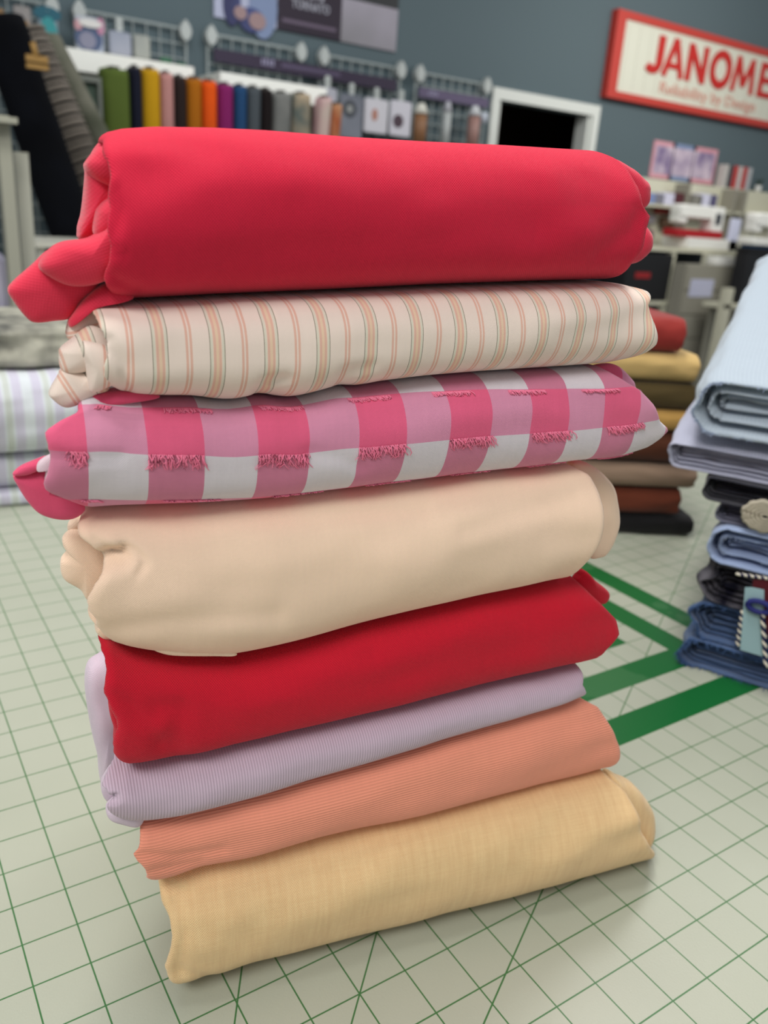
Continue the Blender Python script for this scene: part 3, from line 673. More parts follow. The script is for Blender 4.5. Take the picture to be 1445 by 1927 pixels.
# ================================================================== blue pile at the right edge
BO = np.array([12.6, 6.3, 0.0]); a25 = math.radians(25); BE = np.array([math.cos(a25), math.sin(a25), 0]); BR = np.array([math.sin(a25), -math.cos(a25), 0])
def plaid(c1, c2, per=0.12, wd=0.15):
    def f(nt, u, v):
        a = mth(nt, 'LESS_THAN', mth(nt, 'FRACT', mth(nt, 'DIVIDE', u, per)), wd); b = mth(nt, 'LESS_THAN', mth(nt, 'FRACT', mth(nt, 'DIVIDE', v, per)), wd)
        return mixc(nt, mth(nt, 'MULTIPLY', mth(nt, 'ADD', a, b), 0.4), lin(c1), lin(c2))
    return f
F_b1 = fabric('pale_blue_check', (214, 226, 236), 0.03, colfn=plaid((190, 203, 214), (156, 172, 190)), shade=0.06)
F_b2 = fabric('lilac_blue_check', (200, 204, 222), 0.03, colfn=plaid((186, 188, 206), (152, 156, 182), 0.1, 0.25), shade=0.08)
F_navy = fabric('navy_twill', (34, 34, 48), 0.07, 'twill', 0.01, shade=0.3)
F_slate = fabric('slate_cloth', (112, 114, 134), 0.04, shade=0.1)
F_chamb = fabric('chambray', (160, 178, 212), 0.04, shade=0.1)
F_tweed = plain('black_white_tweed', (22, 22, 34), 0.95, c2=(100, 98, 104), nscale=14, bump=0.12)
F_denim = fabric('blue_denim', (84, 112, 156), 0.06, 'twill', 0.01, shade=0.25, var=0.15)
F_thrb = plain('pale_blue_yarn', (170, 184, 208), 0.9)
F_thrd = plain('denim_yarn', (84, 112, 158), 0.9)
def blue(r0, s0, L_, D_, za, zb_, m, label, seed, slope=None, bf=None, wob=0.08, capamp=1.0, az=25, **kw):
    a = math.radians(az); e = np.array([math.cos(a), math.sin(a), 0]); n = np.array([math.sin(a), -math.cos(a), 0])
    o = BO + BR*r0 + BE*s0
    b = Bundle(o, e, n, bf if bf else (zb_-za)*0.5, D_, left=0.0, right=float(L_), z0=za, z1=zb_, seed=seed, taper=0.0, ns=70, wob=wob, capamp=capamp, **kw)
    if slope:
        b.z0 = None; b.ends(); b.st = np.linspace(-1, L_+1, 30); t = np.clip(b.st/L_, 0, 1)
        b.zb = za + slope[0]*t; b.zt = zb_ + slope[1]*(t**0.8)
    build_bundle(b, 'folded_fabric', m, label, 'fabric'); return b
bd0 = blue(-0.05, 0.0, 12, 8, 0.02, 1.0, F_denim, 'frayed dark blue denim fabric lying on the green mat band', 90, wob=0.12, capamp=1.6)
bd = blue(0.05, 0.1, 12, 8, 1.02, 2.35, F_denim, 'blue denim folded fabric with a torn edge, under the tweed', 91, wob=0.15, capamp=1.2)
bt = blue(0.15, 0.0, 11, 7.5, 2.38, 3.75, F_tweed, 'black and white nubby tweed fabric between denim and chambray', 92, wob=0.2)
br_ = blue(0.12, -0.15, 11, 7, 3.78, 5.0, F_chamb, 'rolled chambray blue fabric with frayed end in the right pile', 93, capamp=1.8, cap='open')
bs = blue(0.1, 0.2, 11, 7, 5.02, 5.62, F_slate, 'slate grey folded fabric above the rolled chambray', 94)
bnv = blue(-0.45, 0.1, 11, 7.5, 5.64, 6.4, F_navy, 'navy ribbed folded fabric under the big pale blue cloth', 95)
bl = blue(-1.75, 0.2, 15, 9.5, 6.42, 7.15, F_b2, 'lilac blue checked cloth folded wide, second from the top of right pile', 96, slope=(0.4, 3.6), bf=0.5, az=28, capamp=1.4)
bp_ = blue(-1.15, 0.0, 15, 9, 7.65, 9.3, F_b1, 'pale blue checked cloth with frayed rolled end on top of right pile', 97, slope=(3.3, 3.6), bf=0.8, az=30, capamp=2.0, cap='open')
def rim_fray(b, m, ring=18, n=260, L_=0.14, lo=None, name='frayed_edge', out=0.05):
    mb = MB(); Pr = b.V[ring]; c = Pr.mean(0); k = b.m
    for q in range(n):
        j = rng.randint(k); t = rng.rand(); p = Pr[j]*(1-t)+Pr[(j+1) % k]*t
        if np.linalg.norm(Pr[j]-Pr[(j+1) % k]) > 1.0: pass
        d = -b.e*rng.uniform(0.3, 1) + np.array([0, 0, rng.uniform(-.6, .4)]) + b.n*rng.uniform(-.5, .5); l_ = L_*rng.uniform(.4, 1.3)
        mid = p + d*l_*0.5 + rng.uniform(-.02, .02, 3); mb.tube([p, mid, p+d*l_], [0.012, 0.01, 0.005], seg=3, caps=False)
    o = mb.obj(name, m, b.root, smooth=True); return o
rim_fray(bp_, F_thrb, 18, 500, 0.16); rim_fray(bp_, F_thrb, 12, 300, 0.14)
rim_fray(br_, F_thrb, 9, 200, 0.12)
rim_fray(bd0, F_thrd, 18, 600, 0.22); rim_fray(bd, F_thrd, 18, 400, 0.16); rim_fray(bd0, F_thrd, 14, 400, 0.2)
# lace medallion on the slate fabric, price tag, cords
def bpt(x, y, off=-0.25): return onplane(x, y, BO+BE*off, BE)
def ring_mesh(cx, cy, rx, ry, off, thick, m, name, label, cat, seed=0):
    c = bpt(cx, cy, off); mb = MB(); rs = np.linalg.norm(bpt(cx+rx, cy, off)-c); rz = abs((bpt(cx, cy+ry, off)-c)[2])
    for rr, th in ((1.0, .10), (0.82, .09), (0.62, .08), (0.42, .07), (0.22, .06)):
        pts = [c + BR*rs*rr*math.cos(t)*(1+0.06*math.sin(9*t+seed)) + np.array([0, 0, 1])*rz*rr*math.sin(t)*(1+0.06*math.sin(11*t)) - BE*0.05*(1-rr) for t in np.linspace(0, 2*math.pi, 40)]
        mb.tube(pts, th, seg=6, caps=False)
    o = mb.obj(name, m, None, smooth=True); return tag(o, label, cat)
M_lace = plain('cream_crochet', (196, 188, 168), 0.95, noise_amt=0.25, nscale=6, bump=0.1)
ring_mesh(1440, 972, 42, 26, -0.2, 0.1, M_lace, 'lace_medallion', 'cream crocheted lace medallion hanging in front of the slate fabric', 'lace')
tg = [(1402, 1105), (1415, 1105), (1438, 1110), (1437, 1235), (1393, 1222)]
def flat_poly(name, pts, m, off, th, label, cat, uv=False):
    P_ = [bpt(x, y, off) for x, y in pts]; Q = [p - BE*th for p in P_]; n = len(P_)
    Fc = [tuple(range(n)), tuple(range(2*n-1, n-1, -1))] + [(i, (i+1) % n, (i+1) % n+n, i+n) for i in range(n)]
    o = mesh_obj(name, P_+Q, Fc, m, None, smooth=False); return tag(o, label, cat)
flat_poly('paper_tag', tg, plain('pale_aqua_card', (148, 178, 184), 0.6), -0.35, 0.04, 'pale aqua paper tag hanging in front of the black tweed', 'tag')
def cord(x0, y0, x1, y1, off, label):
    a, b_ = bpt(x0, y0, off), bpt(x1, y1, off); n = 16
    t = thing('twisted_cord', label, 'cord', tuple(b_))
    for col, ph in (((30, 32, 70), 0), ((214, 208, 192), math.pi)):
        pts = []
        for k in range(n*6+1):
            q = k/(n*6); w_ = q*n*math.pi*0.7+ph; pts.append(a*(1-q)+b_*q + BR*0.035*math.cos(w_) + BE*0.035*math.sin(w_))
        MB().tube(pts, 0.045, seg=6).obj('cord_strand', plain('cord_yarn', col, 0.9), t, smooth=True)
cord(1398, 1150, 1388, 1215, -0.3, 'black and cream twisted cord left of the aqua paper tag')
cord(1434, 1150, 1442, 1255, -0.5, 'blue and white twisted cord right of the aqua paper tag')
cord(1388, 1080, 1460, 1090, -0.3, 'black and cream checked cord lying above the aqua paper tag')
flat_poly('fabric_swatch', [(1418, 1090), (1470, 1090), (1470, 1215), (1446, 1200), (1440, 1150), (1412, 1140)], fabric('burgundy_swatch', (90, 24, 34), 0.04), -0.2, 0.08, 'dark burgundy and navy fabric scrap behind the twisted cord', 'fabric scrap')
M_bl = plain('royal_blue_braid', (28, 34, 100), 0.7)
mb = MB(); c = bpt(1428, 1142, -0.5); mb.tube([c + BR*0.32*math.cos(t)+np.array([0, 0, 0.17*math.sin(t)]) for t in np.linspace(0, 6.283, 24)], 0.09, seg=8, caps=False)
tag(mb.obj('braided_loop', M_bl, None, True), 'small navy blue braided loop over the aqua paper tag', 'loop')

# ================================================================== wall signs
M_redp = plain('red_sign_paint', (180, 56, 46), 0.5); M_plank = plain('white_sign_board', (206, 206, 190), 0.5)
M_letter = plain('red_lettering', (184, 34, 28), 0.5); M_thin = plain('faded_red_lettering', (206, 150, 134), 0.6)
sgx0, sgx1, sgz0, sgz1 = 198.9, 322.0, 51.2, 75.0
sg = thing('wall_sign', 'long white board sign with red frame and red lettering, high on the wall', 'sign', (sgx0, YW, sgz0))
boxo('sign_board', (sgx0+1, YW-2.0, sgz0+1), (sgx1-1, YW, sgz1-1), M_plank, sg)
fr = MB(); fr.box((sgx0, YW-2.6, sgz0), (sgx0+4.0, YW, sgz1)); fr.box((sgx1-4.0, YW-2.6, sgz0), (sgx1, YW, sgz1))
fr.box((sgx0+4.0, YW-2.6, sgz1-2.1), (sgx1-4.0, YW, sgz1)); fr.box((sgx0+4.0, YW-2.6, sgz0), (sgx1-4.0, YW, sgz0+2.1))
fr.obj('sign_frame', M_redp, sg)
gz = MB()
for k in range(22): gz.box((sgx0+6+k*5.2, YW-2.06, sgz0+3), (sgx0+6.12+k*5.2, YW-2.0, sgz1-3))
gz.obj('plank_seams', plain('seam_grey', (180, 178, 165), 0.7), sg)
jl, jt, jb = W(1212, 130, YW-2)[0], W(1245, 70, YW-2)[2], W(1232, 142, YW-2)[2]
mr_ = W(1419, 150, YW-2)[0]
lw = (mr_-jl)/5.1; lh = 10.8; st = 2.3; mb = MB()
def bar(x0, z0, x1, z1, w=st):
    yo = 0.012*(len(mb.V) % 56)/8; d = np.array([x1-x0, z1-z0]); L_ = np.hypot(*d); n_ = np.array([-d[1], d[0]])/L_*w/2; i = len(mb.V)
    q = [(x0+n_[0], z0+n_[1]), (x1+n_[0], z1+n_[1]), (x1-n_[0], z1-n_[1]), (x0-n_[0], z0-n_[1])]
    mb.V += [(a, YW-2.42-yo, c) for a, c in q] + [(a, YW-2.0, c) for a, c in q]
    mb.F += [(i, i+1, i+2, i+3), (i+7, i+6, i+5, i+4)] + [(i+k, i+4+k, i+4+(k+1) % 4, i+(k+1) % 4) for k in range(4)]
def curve(cx, cz, rx, rz, a0, a1, w=st, n=28):
    p = [(cx+rx*math.cos(math.radians(a0+(a1-a0)*k/n)), cz+rz*math.sin(math.radians(a0+(a1-a0)*k/n))) for k in range(n+1)]
    for (a, b_), (c, d) in zip(p, p[1:]): bar(a, b_, c, d, w)
zb0 = 60.3; X = jl
bar(X+lw*0.56, zb0+lh, X+lw*0.56, zb0+2.6, 3.0); curve(X+lw*0.30, zb0+2.9, lw*0.26, 1.9, 0, -150, 2.4)
X = jl+lw*0.74
bar(X+0.6, zb0, X+lw*0.45, zb0+lh, 2.1); bar(X+lw*0.9-0.6, zb0, X+lw*0.45, zb0+lh, 2.1); bar(X+lw*0.22, zb0+3.2, X+lw*0.68, zb0+3.2, 1.6)
X = jl+lw*1.82
bar(X+0.6, zb0, X+0.6, zb0+lh); bar(X+0.9, zb0+lh-0.8, X+lw*0.74-0.3, zb0+0.8, 2.2); bar(X+lw*0.74, zb0, X+lw*0.74, zb0+lh)
X = jl+lw*2.86; curve(X+lw*0.5, zb0+lh/2, lw*0.46-0.6, lh/2-0.8, 0, 360, 2.5, 40)
X = jl+lw*3.98
bar(X+0.6, zb0, X+lw*0.20, zb0+lh, 1.9); bar(X+lw*0.20, zb0+lh-0.7, X+lw*0.55, zb0+2.0, 1.9); bar(X+lw*0.90, zb0+lh-0.7, X+lw*0.55, zb0+2.0, 1.9); bar(X+lw*1.10-0.6, zb0, X+lw*0.90, zb0+lh, 1.9)
X = jl+lw*5.36
bar(X+0.9, zb0, X+0.9, zb0+lh); bar(X+0.9, zb0+lh-0.9, X+lw*0.7, zb0+lh-0.9, 1.8); bar(X+0.9, zb0+lh/2, X+lw*0.62, zb0+lh/2, 1.8); bar(X+0.9, zb0+0.9, X+lw*0.7, zb0+0.9, 1.8)
mb.obj('sign_lettering', M_letter, sg)
text_obj('sign_tagline', 'Reliability by Design', M_thin, sg, (W(1240, 170, YW-2)[0], YW-2.1, 54.3), W(1418, 210, YW-2)[0]-W(1240, 170, YW-2)[0], 4.3, 0.2, bold=0.003)
# poster triptych at the top
M_pur = plain('dark_plum_print', (38, 28, 42), 0.6)
M_lt = plain('grey_white_print', (168, 168, 186), 0.6, c2=(120, 128, 160), nscale=0.25)
pz = 52.4; px0, px1, pxa, pxb = 71.9, 121.8, 87.6, 105.2
po = thing('wall_poster', 'wide dark plum poster with photographs, at the top above the wire grids', 'poster', (px0, YW, pz))
boxo('photo_panel', (px0, YW-0.6, pz), (pxa, YW, 80), plain('poster_pale_print', (164, 168, 190), 0.6), po)
boxo('title_panel', (pxa, YW-0.6, pz), (pxb, YW, 80), M_pur, po)
boxo('photo_panel', (pxb, YW-0.6, pz+13.6), (px1, YW, 80), plain('poster_blue_grey_print', (128, 142, 168), 0.6, c2=(170, 180, 200), nscale=0.3), po)
boxo('photo_panel', (pxb, YW-0.6, pz), (px1, YW, pz+9.6), plain('poster_grey_print', (158, 152, 164), 0.6, c2=(122, 120, 124), nscale=0.25), po)
boxo('photo_panel', (pxb, YW-0.5, pz+9.6), (px1, YW, pz+13.6), plain('poster_black_print', (40, 42, 44), 0.6), po)
def blob(px, py, rx, rz, Y, m, name, parent, th=0.2):
    c = W(px, py, Y); V = []; n = 20
    for yy in (Y-th, Y):
        for k in range(n): V.append((c[0]+rx*math.cos(k*2*math.pi/n), yy, c[2]+rz*math.sin(k*2*math.pi/n)))
    Fc = [tuple(range(n)), tuple(range(2*n-1, n-1, -1))] + [(i, (i+1) % n, (i+1) % n+n, i+n) for i in range(n)]
    return mesh_obj(name, V, Fc, m, parent, smooth=False)
M_denimp = plain('printed_denim', (74, 84, 130), 0.7, c2=(52, 54, 88), nscale=0.6); M_skinp = plain('printed_skin', (146, 122, 122), 0.7)
blob(495, 15, 3.6, 6.5, YW-0.6, plain('printed_blue', (118, 132, 162), 0.7), 'printed_picture', po); blob(473, 38, 3.4, 2.6, YW-0.62, M_denimp, 'printed_picture', po)
blob(436, 8, 2.2, 4.4, YW-0.61, M_denimp, 'printed_picture', po)
blob(484, 40, 2.2, 1.8, YW-0.85, M_skinp, 'printed_picture', po); blob(452, 24, 1.6, 1.4, YW-0.85, M_skinp, 'printed_picture', po)
M_pt = plain('pale_print_lettering', (150, 150, 160), 0.7); M_pt2 = plain('dim_print_lettering', (96, 84, 100), 0.7)
a_, b_ = W(549, 5, YW-.6), W(620, 25, YW-.6); text_obj('poster_lettering', 'TORNATO', M_pt, po, (a_[0], YW-0.62, b_[2]-0.4), b_[0]-a_[0], 1.9, 0.05, bold=0.02)
mb = MB(); [mb.box((a_[0]-1+k*1.45, YW-0.66, b_[2]+2.0+0.3*(k % 2)), (a_[0]-1+k*1.45+0.9, YW-0.6, b_[2]+4.6)) for k in range(7)]; mb.obj('poster_title_strokes', M_pt, po)
a_, b_ = W(531, 42, YW-.6), W(632, 60, YW-.6); boxo('poster_text_line', (a_[0], YW-0.66, b_[2]-0.1), (b_[0], YW-0.6, b_[2]+0.7), M_pt2, po)
# three small posters
for k, (x0, y0, x1, y1, c) in enumerate(((1233, 264, 1262, 335, (206, 150, 160)), (1268, 270, 1300, 340, (122, 138, 170)), (1306, 276, 1340, 345, (206, 146, 156)))):
    a_, b_ = W(x0, y0, YW-0.5), W(x1, y1, YW-0.5)
    t = thing('small_poster', ['pink bordered small poster nearest the doorway, under the red framed sign', 'blue bordered small poster in the middle of the three', 'pink bordered small poster farthest from the doorway'][k], 'poster', (a_[0], YW, b_[2]), 'small posters under the sign')
    z0, z1 = 30.2, 41.7
    boxo('poster_border', (a_[0], YW-0.5, z0), (b_[0], YW, z1), plain('poster_border_print', c, 0.6), t)
    boxo('poster_picture', (a_[0]+1.0, YW-0.6, z0+1.4), (b_[0]-1.0, YW-0.5, z1-1.4), plain('poster_picture_print', (206, 190, 202), 0.6, c2=(120, 104, 140), nscale=1.5), t)

# ================================================================== wire grid panels with hanging goods
M_wire = plain('white_wire', (150, 158, 156), 0.5); M_cap = plain('white_bracket', (170, 175, 172), 0.5)
def grid_panel(x0, label, zt=48.6, zb=-30, banner=None):
    t = thing('wire_grid_panel', label, 'grid panel', (x0, YW-1, zb), 'wire grid panels on the wall')
    mb = MB(); Y = YW-1.2
    for k in range(9): mb.tube([(x0+3*k, Y, zb), (x0+3*k, Y, zt)], 0.16 if k % 8 else 0.3, seg=5)
    z = zt
    while z > zb: mb.tube([(x0, Y, z), (x0+24, Y, z)], 0.16 if z < zt else 0.3, seg=5); z -= 3
    mb.obj('wire_grid', M_wire, t)
    for x in (x0+0.5, x0+23.5):
        mb = MB(); pts = [(0, 2.3), (-1.0, 1.1), (-1.35, 0), (-1.0, -1.2), (0, -2.1), (1.0, -1.2), (1.35, 0), (1.0, 1.1)]; n = 8
        V = [(x+a, Y-1.6, zt-0.5+b) for a, b in pts]+[(x+a, Y+0.4, zt-0.5+b) for a, b in pts]
        mesh_obj('corner_bracket', V, [tuple(range(8)), tuple(range(15, 7, -1))]+[(i, (i+1) % 8, (i+1) % 8+8, i+8) for i in range(8)], M_cap, t, smooth=False)
    return t
grid_panel(12.5, 'white wire grid panel at the far left behind the leaning rolls')
grid_panel(40.9, 'white wire grid panel behind the olive and mustard bolts')
grid_panel(70.0, 'white wire grid panel directly below the plum poster')
grid_panel(99.3, 'white wire grid panel holding the white picture packs')
grid_panel(128.4, 'white wire grid panel nearest the doorway')
M_ban = plain('dark_purple_banner', (46, 36, 56), 0.6); M_bant = plain('pale_banner_print', (130, 126, 150), 0.6)
z_ = W(560, 128, YW-2.6)[2]
bn = thing('purple_banner', 'long dark purple banner strip across the two wire grids below the poster', 'banner', (71, YW-2.6, 42)); za, zb_ = W(392, 88, YW-2.6)[2], W(392, 113, YW-2.6)[2]
boxo('banner_strip', (71, YW-2.6, zb_), (121.5, YW-2.3, za), M_ban, bn)
mb = MB(); xx = W(492, 118, YW-2.6)[0]; [mb.box((xx+k*0.9, YW-2.66, zb_+0.9), (xx+k*0.9+0.55, YW-2.6, zb_+2.2+0.2*(k % 2))) for k in range(4)]; mb.obj('banner_print_strokes', M_bant, bn)
boxo('banner_text_line', (W(530, 120, YW-2.6)[0], YW-2.66, zb_+1.2), (W(640, 140, YW-2.6)[0], YW-2.6, zb_+1.9), plain('dim_banner_print', (84, 74, 98), 0.6), bn)
bn2 = thing('purple_banner', 'short purple banner strip on the wire grid nearest the doorway', 'banner', (130, YW-2.6, 42)); za, zb_ = W(850, 174, YW-2.6)[2], W(850, 192, YW-2.6)[2]
boxo('banner_strip', (W(789, 170, YW-2.6)[0], YW-2.6, zb_), (W(920, 190, YW-2.6)[0], YW-2.3, za), plain('purple_banner_print', (88, 78, 104), 0.6), bn2)
mb = MB(); xx = W(806, 175, YW-2.6)[0]; [mb.box((xx+k*0.85, YW-2.66, zb_+0.7), (xx+k*0.85+0.5, YW-2.6, zb_+1.8+0.2*(k % 2))) for k in range(4)]; mb.obj('banner_print_strokes', M_bant, bn2)

def pack(x0, y0, x1, y1, Y, c, label, c2=None, motif=None, name='hanging_pack', cat='package', hook=True, nscale=0.6, group=None, depth=0.8):
    a_, b_ = W((x0+x1)/2, y0, Y), W((x0+x1)/2, y1, Y); xa, xb = W(x0, (y0+y1)/2, Y)[0], W(x1, (y0+y1)/2, Y)[0]
    t = thing(name, label, cat, ((xa+xb)/2, Y, b_[2]), group)
    MB().rbox((xa, Y-depth, b_[2]), (xb, Y, a_[2]), 0.7).obj('card_body', plain('pack_print', c, 0.45, c2=c2, nscale=nscale), t, True)
    if hook:
        xm = (xa+xb)/2; MB().rbox((xm-0.8, Y-depth*0.7, a_[2]-0.2), (xm+0.8, Y-0.1, a_[2]+2.6), 0.5).obj('hang_tab', M_cap, t, True)
    xm = (xa+xb)/2; MB().tube([(xm, Y-1, a_[2]+1.5 if hook else a_[2]-0.5), (xm, YW-0.1, a_[2]+1.5 if hook else a_[2]-0.5)], 0.12, seg=6).obj('wire_hook', M_wire, t, True)
    if motif:
        for mi, (mx, my, rx, rz, mc) in enumerate(motif): blob(mx, my, rx, rz, Y-depth-0.01-0.1*mi, plain('pack_motif', mc, 0.6), 'printed_motif', t, 0.08)
    return t
pack(683, 186, 727, 252, YW-6, (196, 194, 200), 'white hanging pack with small terracotta motif', motif=[(705, 216, 0.9, 1.4, (170, 120, 104))])
pack(731, 190, 771, 258, YW-6, (196, 194, 202), 'white hanging pack with dark round motif, nearest the tan tube', motif=[(749, 228, 1.6, 1.6, (72, 56, 66))])
pack(636, 178, 680, 262, YW-6, (118, 122, 132), 'grey hanging pack with dark ring, left of the white packs', c2=(70, 74, 84), motif=[(658, 205, 2.0, 2.0, (66, 70, 76)), (658, 205, 0.9, 0.9, (140, 142, 140))])
pack(596, 165, 632, 205, YW-8, (176, 176, 186), 'pale grey pack hanging above the pink edged cloth', c2=(150, 150, 158))
pack(140, 32, 194, 98, YW-5, (178, 182, 188), 'white pack with blue ring and pink corners on the second wire grid', c2=(150, 160, 180), motif=[(167, 72, 2.8, 2.6, (74, 88, 118)), (165, 76, 1.7, 1.6, (128, 128, 146)), (189, 50, 0.8, 1.6, (180, 128, 152)), (147, 46, 0.8, 1.0, (184, 140, 146)), (170, 44, 2.4, 0.8, (206, 204, 200))], hook=False)
pack(203, 60, 246, 106, YW-5, (168, 168, 178), 'pale lilac grey pack beside the blue ring pack', c2=(140, 146, 160))
pack(250, 66, 281, 112, YW-5, (172, 172, 160), 'cream grey pack at the end of the row on the second wire grid', c2=(140, 144, 140), hook=False)
pack(70, 16, 108, 88, YW-12, (168, 168, 176), 'tall white pack with teal print hanging behind the leaning rolls', c2=(92, 128, 140), motif=[(89, 26, 2.6, 1.3, (30, 88, 104)), (92, 60, 1.6, 2.6, (52, 140, 142))], hook=False, nscale=0.3)
pack(24, 12, 58, 62, YW-12, (110, 104, 104), 'brownish grey pack with pale blossom print at the top left', c2=(160, 156, 152), hook=False)
pack(10, 48, 50, 90, YW-24, (176, 178, 182), 'white boxed pack at the top left corner', c2=(150, 152, 162), hook=False)
pack(300, 108, 322, 130, YW-5, (40, 96, 66), 'round green pack on the wire above the brown bolt', hook=False); pack(330, 118, 350, 142, YW-5, (36, 92, 64), 'small round green pack nearest the second grid panel edge', hook=False)
def tubeitem(x, y0, y1, wpx, c, label, Y=YW-6, topc=None):
    a_, b_ = W(x, y0, Y), W(x, y1, Y); r = abs(W(x+wpx/2, y0, Y)[0]-a_[0]); t = thing('hanging_tube', label, 'tube', (a_[0], Y, b_[2]))
    MB().tube([(a_[0], Y, b_[2]), (a_[0], Y, a_[2])], r, seg=14).obj('tube_body', plain('tube_print', c, 0.5), t, True)
    MB().tube([(a_[0], Y, a_[2]-0.5), (a_[0], YW-0.1, a_[2]-0.5)], 0.12, seg=6).obj('wire_hook', M_wire, t, True)
    if topc: MB().tube([(a_[0], Y, a_[2]-0.3), (a_[0], Y, a_[2]+2.2)], [r*1.2, r*0.5], seg=12).obj('tube_cap', plain('tube_cap_white', topc, 0.3), t, True)
tubeitem(792, 212, 275, 21, (134, 96, 66), 'tan tube with white cap hanging beside the white packs', topc=(210, 208, 196))
tubeitem(842, 208, 280, 13, (170, 174, 172), 'slim white tube hanging in the middle of the last wire grid', topc=(170, 170, 176))
tubeitem(893, 216, 285, 18, (150, 116, 108), 'dusty pink tube with white cap beside the door trim', topc=(196, 198, 200))
tubeitem(911, 212, 232, 12, (180, 186, 196), 'short white tube hanging next to the door trim')

# ================================================================== shelves and upright bolts of cloth
M_lam = plain('bright_white_shelf', (240, 240, 232), 0.4)
def shelf_unit(x0, x1, label, zt=40.6):
    t = thing('shelf_unit', label, 'shelf', (x0, YW-14, FLOOR))
    boxo('top_board', (x0, YW-15, zt-3.9), (x1, YW-2, zt), M_lam, t)
    boxo('side_panel', (x0, YW-15, FLOOR), (x0+0.8, YW-2, zt-3.9), M_white, t); boxo('side_panel', (x1-0.8, YW-15, FLOOR), (x1, YW-2, zt-3.9), M_white, t)
    boxo('back_panel', (x0+0.8, YW-3, FLOOR), (x1-0.8, YW-2, zt-3.9), plain('shelf_back_grey', (120, 128, 124), 0.6), t)
    boxo('shelf_board', (x0+0.8, YW-15, 0), (x1-0.8, YW-3, 0.8), M_lam, t)
shelf_unit(32.5, 61.5, 'bright white shelf behind the olive and mustard bolts', 39.4)
shelf_unit(67.5, 94.0, 'bright white shelf behind the orange and magenta bolts', 39.4)
M_core = plain('cardboard_core', (150, 120, 84), 0.8)
def bolt(x0, x1, ytop, c, label, Y=YW-22, lean=0.0, c2=None, zb=0.8, nscale=0.5, D_=5.0):
    a_ = W(x0, ytop, Y); b_ = W(x1, ytop+3, Y); x_a, x_b = a_[0], W(x1, ytop, Y)[0]; zt = (a_[2]+W(x1, ytop, Y)[2])/2
    t = thing('fabric_bolt', label, 'fabric bolt', ((x_a+x_b)/2, Y, zb), 'bolts of cloth standing on the wall shelf')
    m = plain('bolt_cloth', c, 0.85, noise_amt=0.12 if not c2 else 0, nscale=nscale, c2=c2, bump=0.04)
    w_ = x_b-x_a; r = min(w_*0.48, 1.6); mb = MB(); pts = []
    for cx, cy, a0 in ((x_b-r, Y+D_-r, 0), (x_a+r, Y+D_-r, 90), (x_a+r, Y+r, 180), (x_b-r, Y+r, 270)):
        for k in range(6): q = math.radians(a0+18*k); pts.append((cx+r*math.cos(q), cy+r*math.sin(q)))
    n = len(pts); V = []; xm = (x_a+x_b)/2; ym = Y+D_/2
    for z, s_ in ((zb, 0.96), (zb+0.5, 1), (zt-1.2, 1), (zt-0.4, 0.97), (zt, 0.86), (zt+0.1, 0.6), (zt-0.5, 0.5)):
        for k, (x, y) in enumerate(pts):
            xx = xm+(x-xm)*s_ + lean*(z-zb); V.append((xx, ym+(y-ym)*s_, z + (0.35*math.sin(k*1.9) if z > zt-0.6 else 0)))
    Fc = [(i*n+j, i*n+(j+1) % n, (i+1)*n+(j+1) % n, (i+1)*n+j) for i in range(6) for j in range(n)] + [tuple(range(n))[::-1]] + [tuple(6*n+j for j in range(n))]
    mesh_obj('bolt_wrap', V, Fc, m, t)
    boxo('board_core', (xm-w_*0.16+lean*(zt-zb), Y+1.2, zt-1), (xm+w_*0.16+lean*(zt-zb), Y+D_-1.2, zt+0.75), plain('bolt_board', (70, 66, 60), 0.8), t)
bolts = [(193, 246, 131, (84, 100, 44), 'olive green bolt of cloth, widest and leftmost on the wall shelf'), (248, 268, 128, (26, 28, 42), 'midnight navy bolt between olive and mustard'),
 (270, 304, 131, (190, 144, 24), 'mustard yellow bolt of cloth'), (305, 329, 139, (186, 134, 128), 'dusty pink bolt of cloth'), (331, 353, 146, (44, 34, 32), 'dark brown bolt between dusty pink and amber'),
 (355, 383, 149, (166, 98, 20), 'amber brown bolt of cloth'), (385, 412, 154, (220, 84, 22), 'bright orange bolt of cloth'), (415, 443, 160, (124, 34, 92), 'magenta bolt of cloth'),
 (446, 468, 163, (36, 68, 104), 'deep blue bolt of cloth'), (471, 495, 166, (72, 78, 82), 'slate grey bolt of cloth'), (497, 516, 170, (28, 22, 22), 'near black bolt at the end of the plain ones')]
for x0, x1, yt, c, l in bolts: bolt(x0, x1, yt, c, l)
bolt(519, 553, 176, (120, 120, 116), 'grey floral bolt of cloth next to the near black one', c2=(80, 84, 82), nscale=1.2)
bolt(556, 590, 178, (40, 74, 80), 'teal and cream leaf patterned bolt of cloth', c2=(168, 150, 124), nscale=1.4)
bolt(592, 614, 182, (176, 168, 152), 'cream bolt with pink patches beside the teal leaf one', c2=(196, 150, 156), nscale=0.8, lean=0.06)
bolt(617, 636, 196, (150, 72, 40), 'rust and cream patterned bolt of cloth', c2=(180, 140, 104), nscale=1.2, lean=0.05)

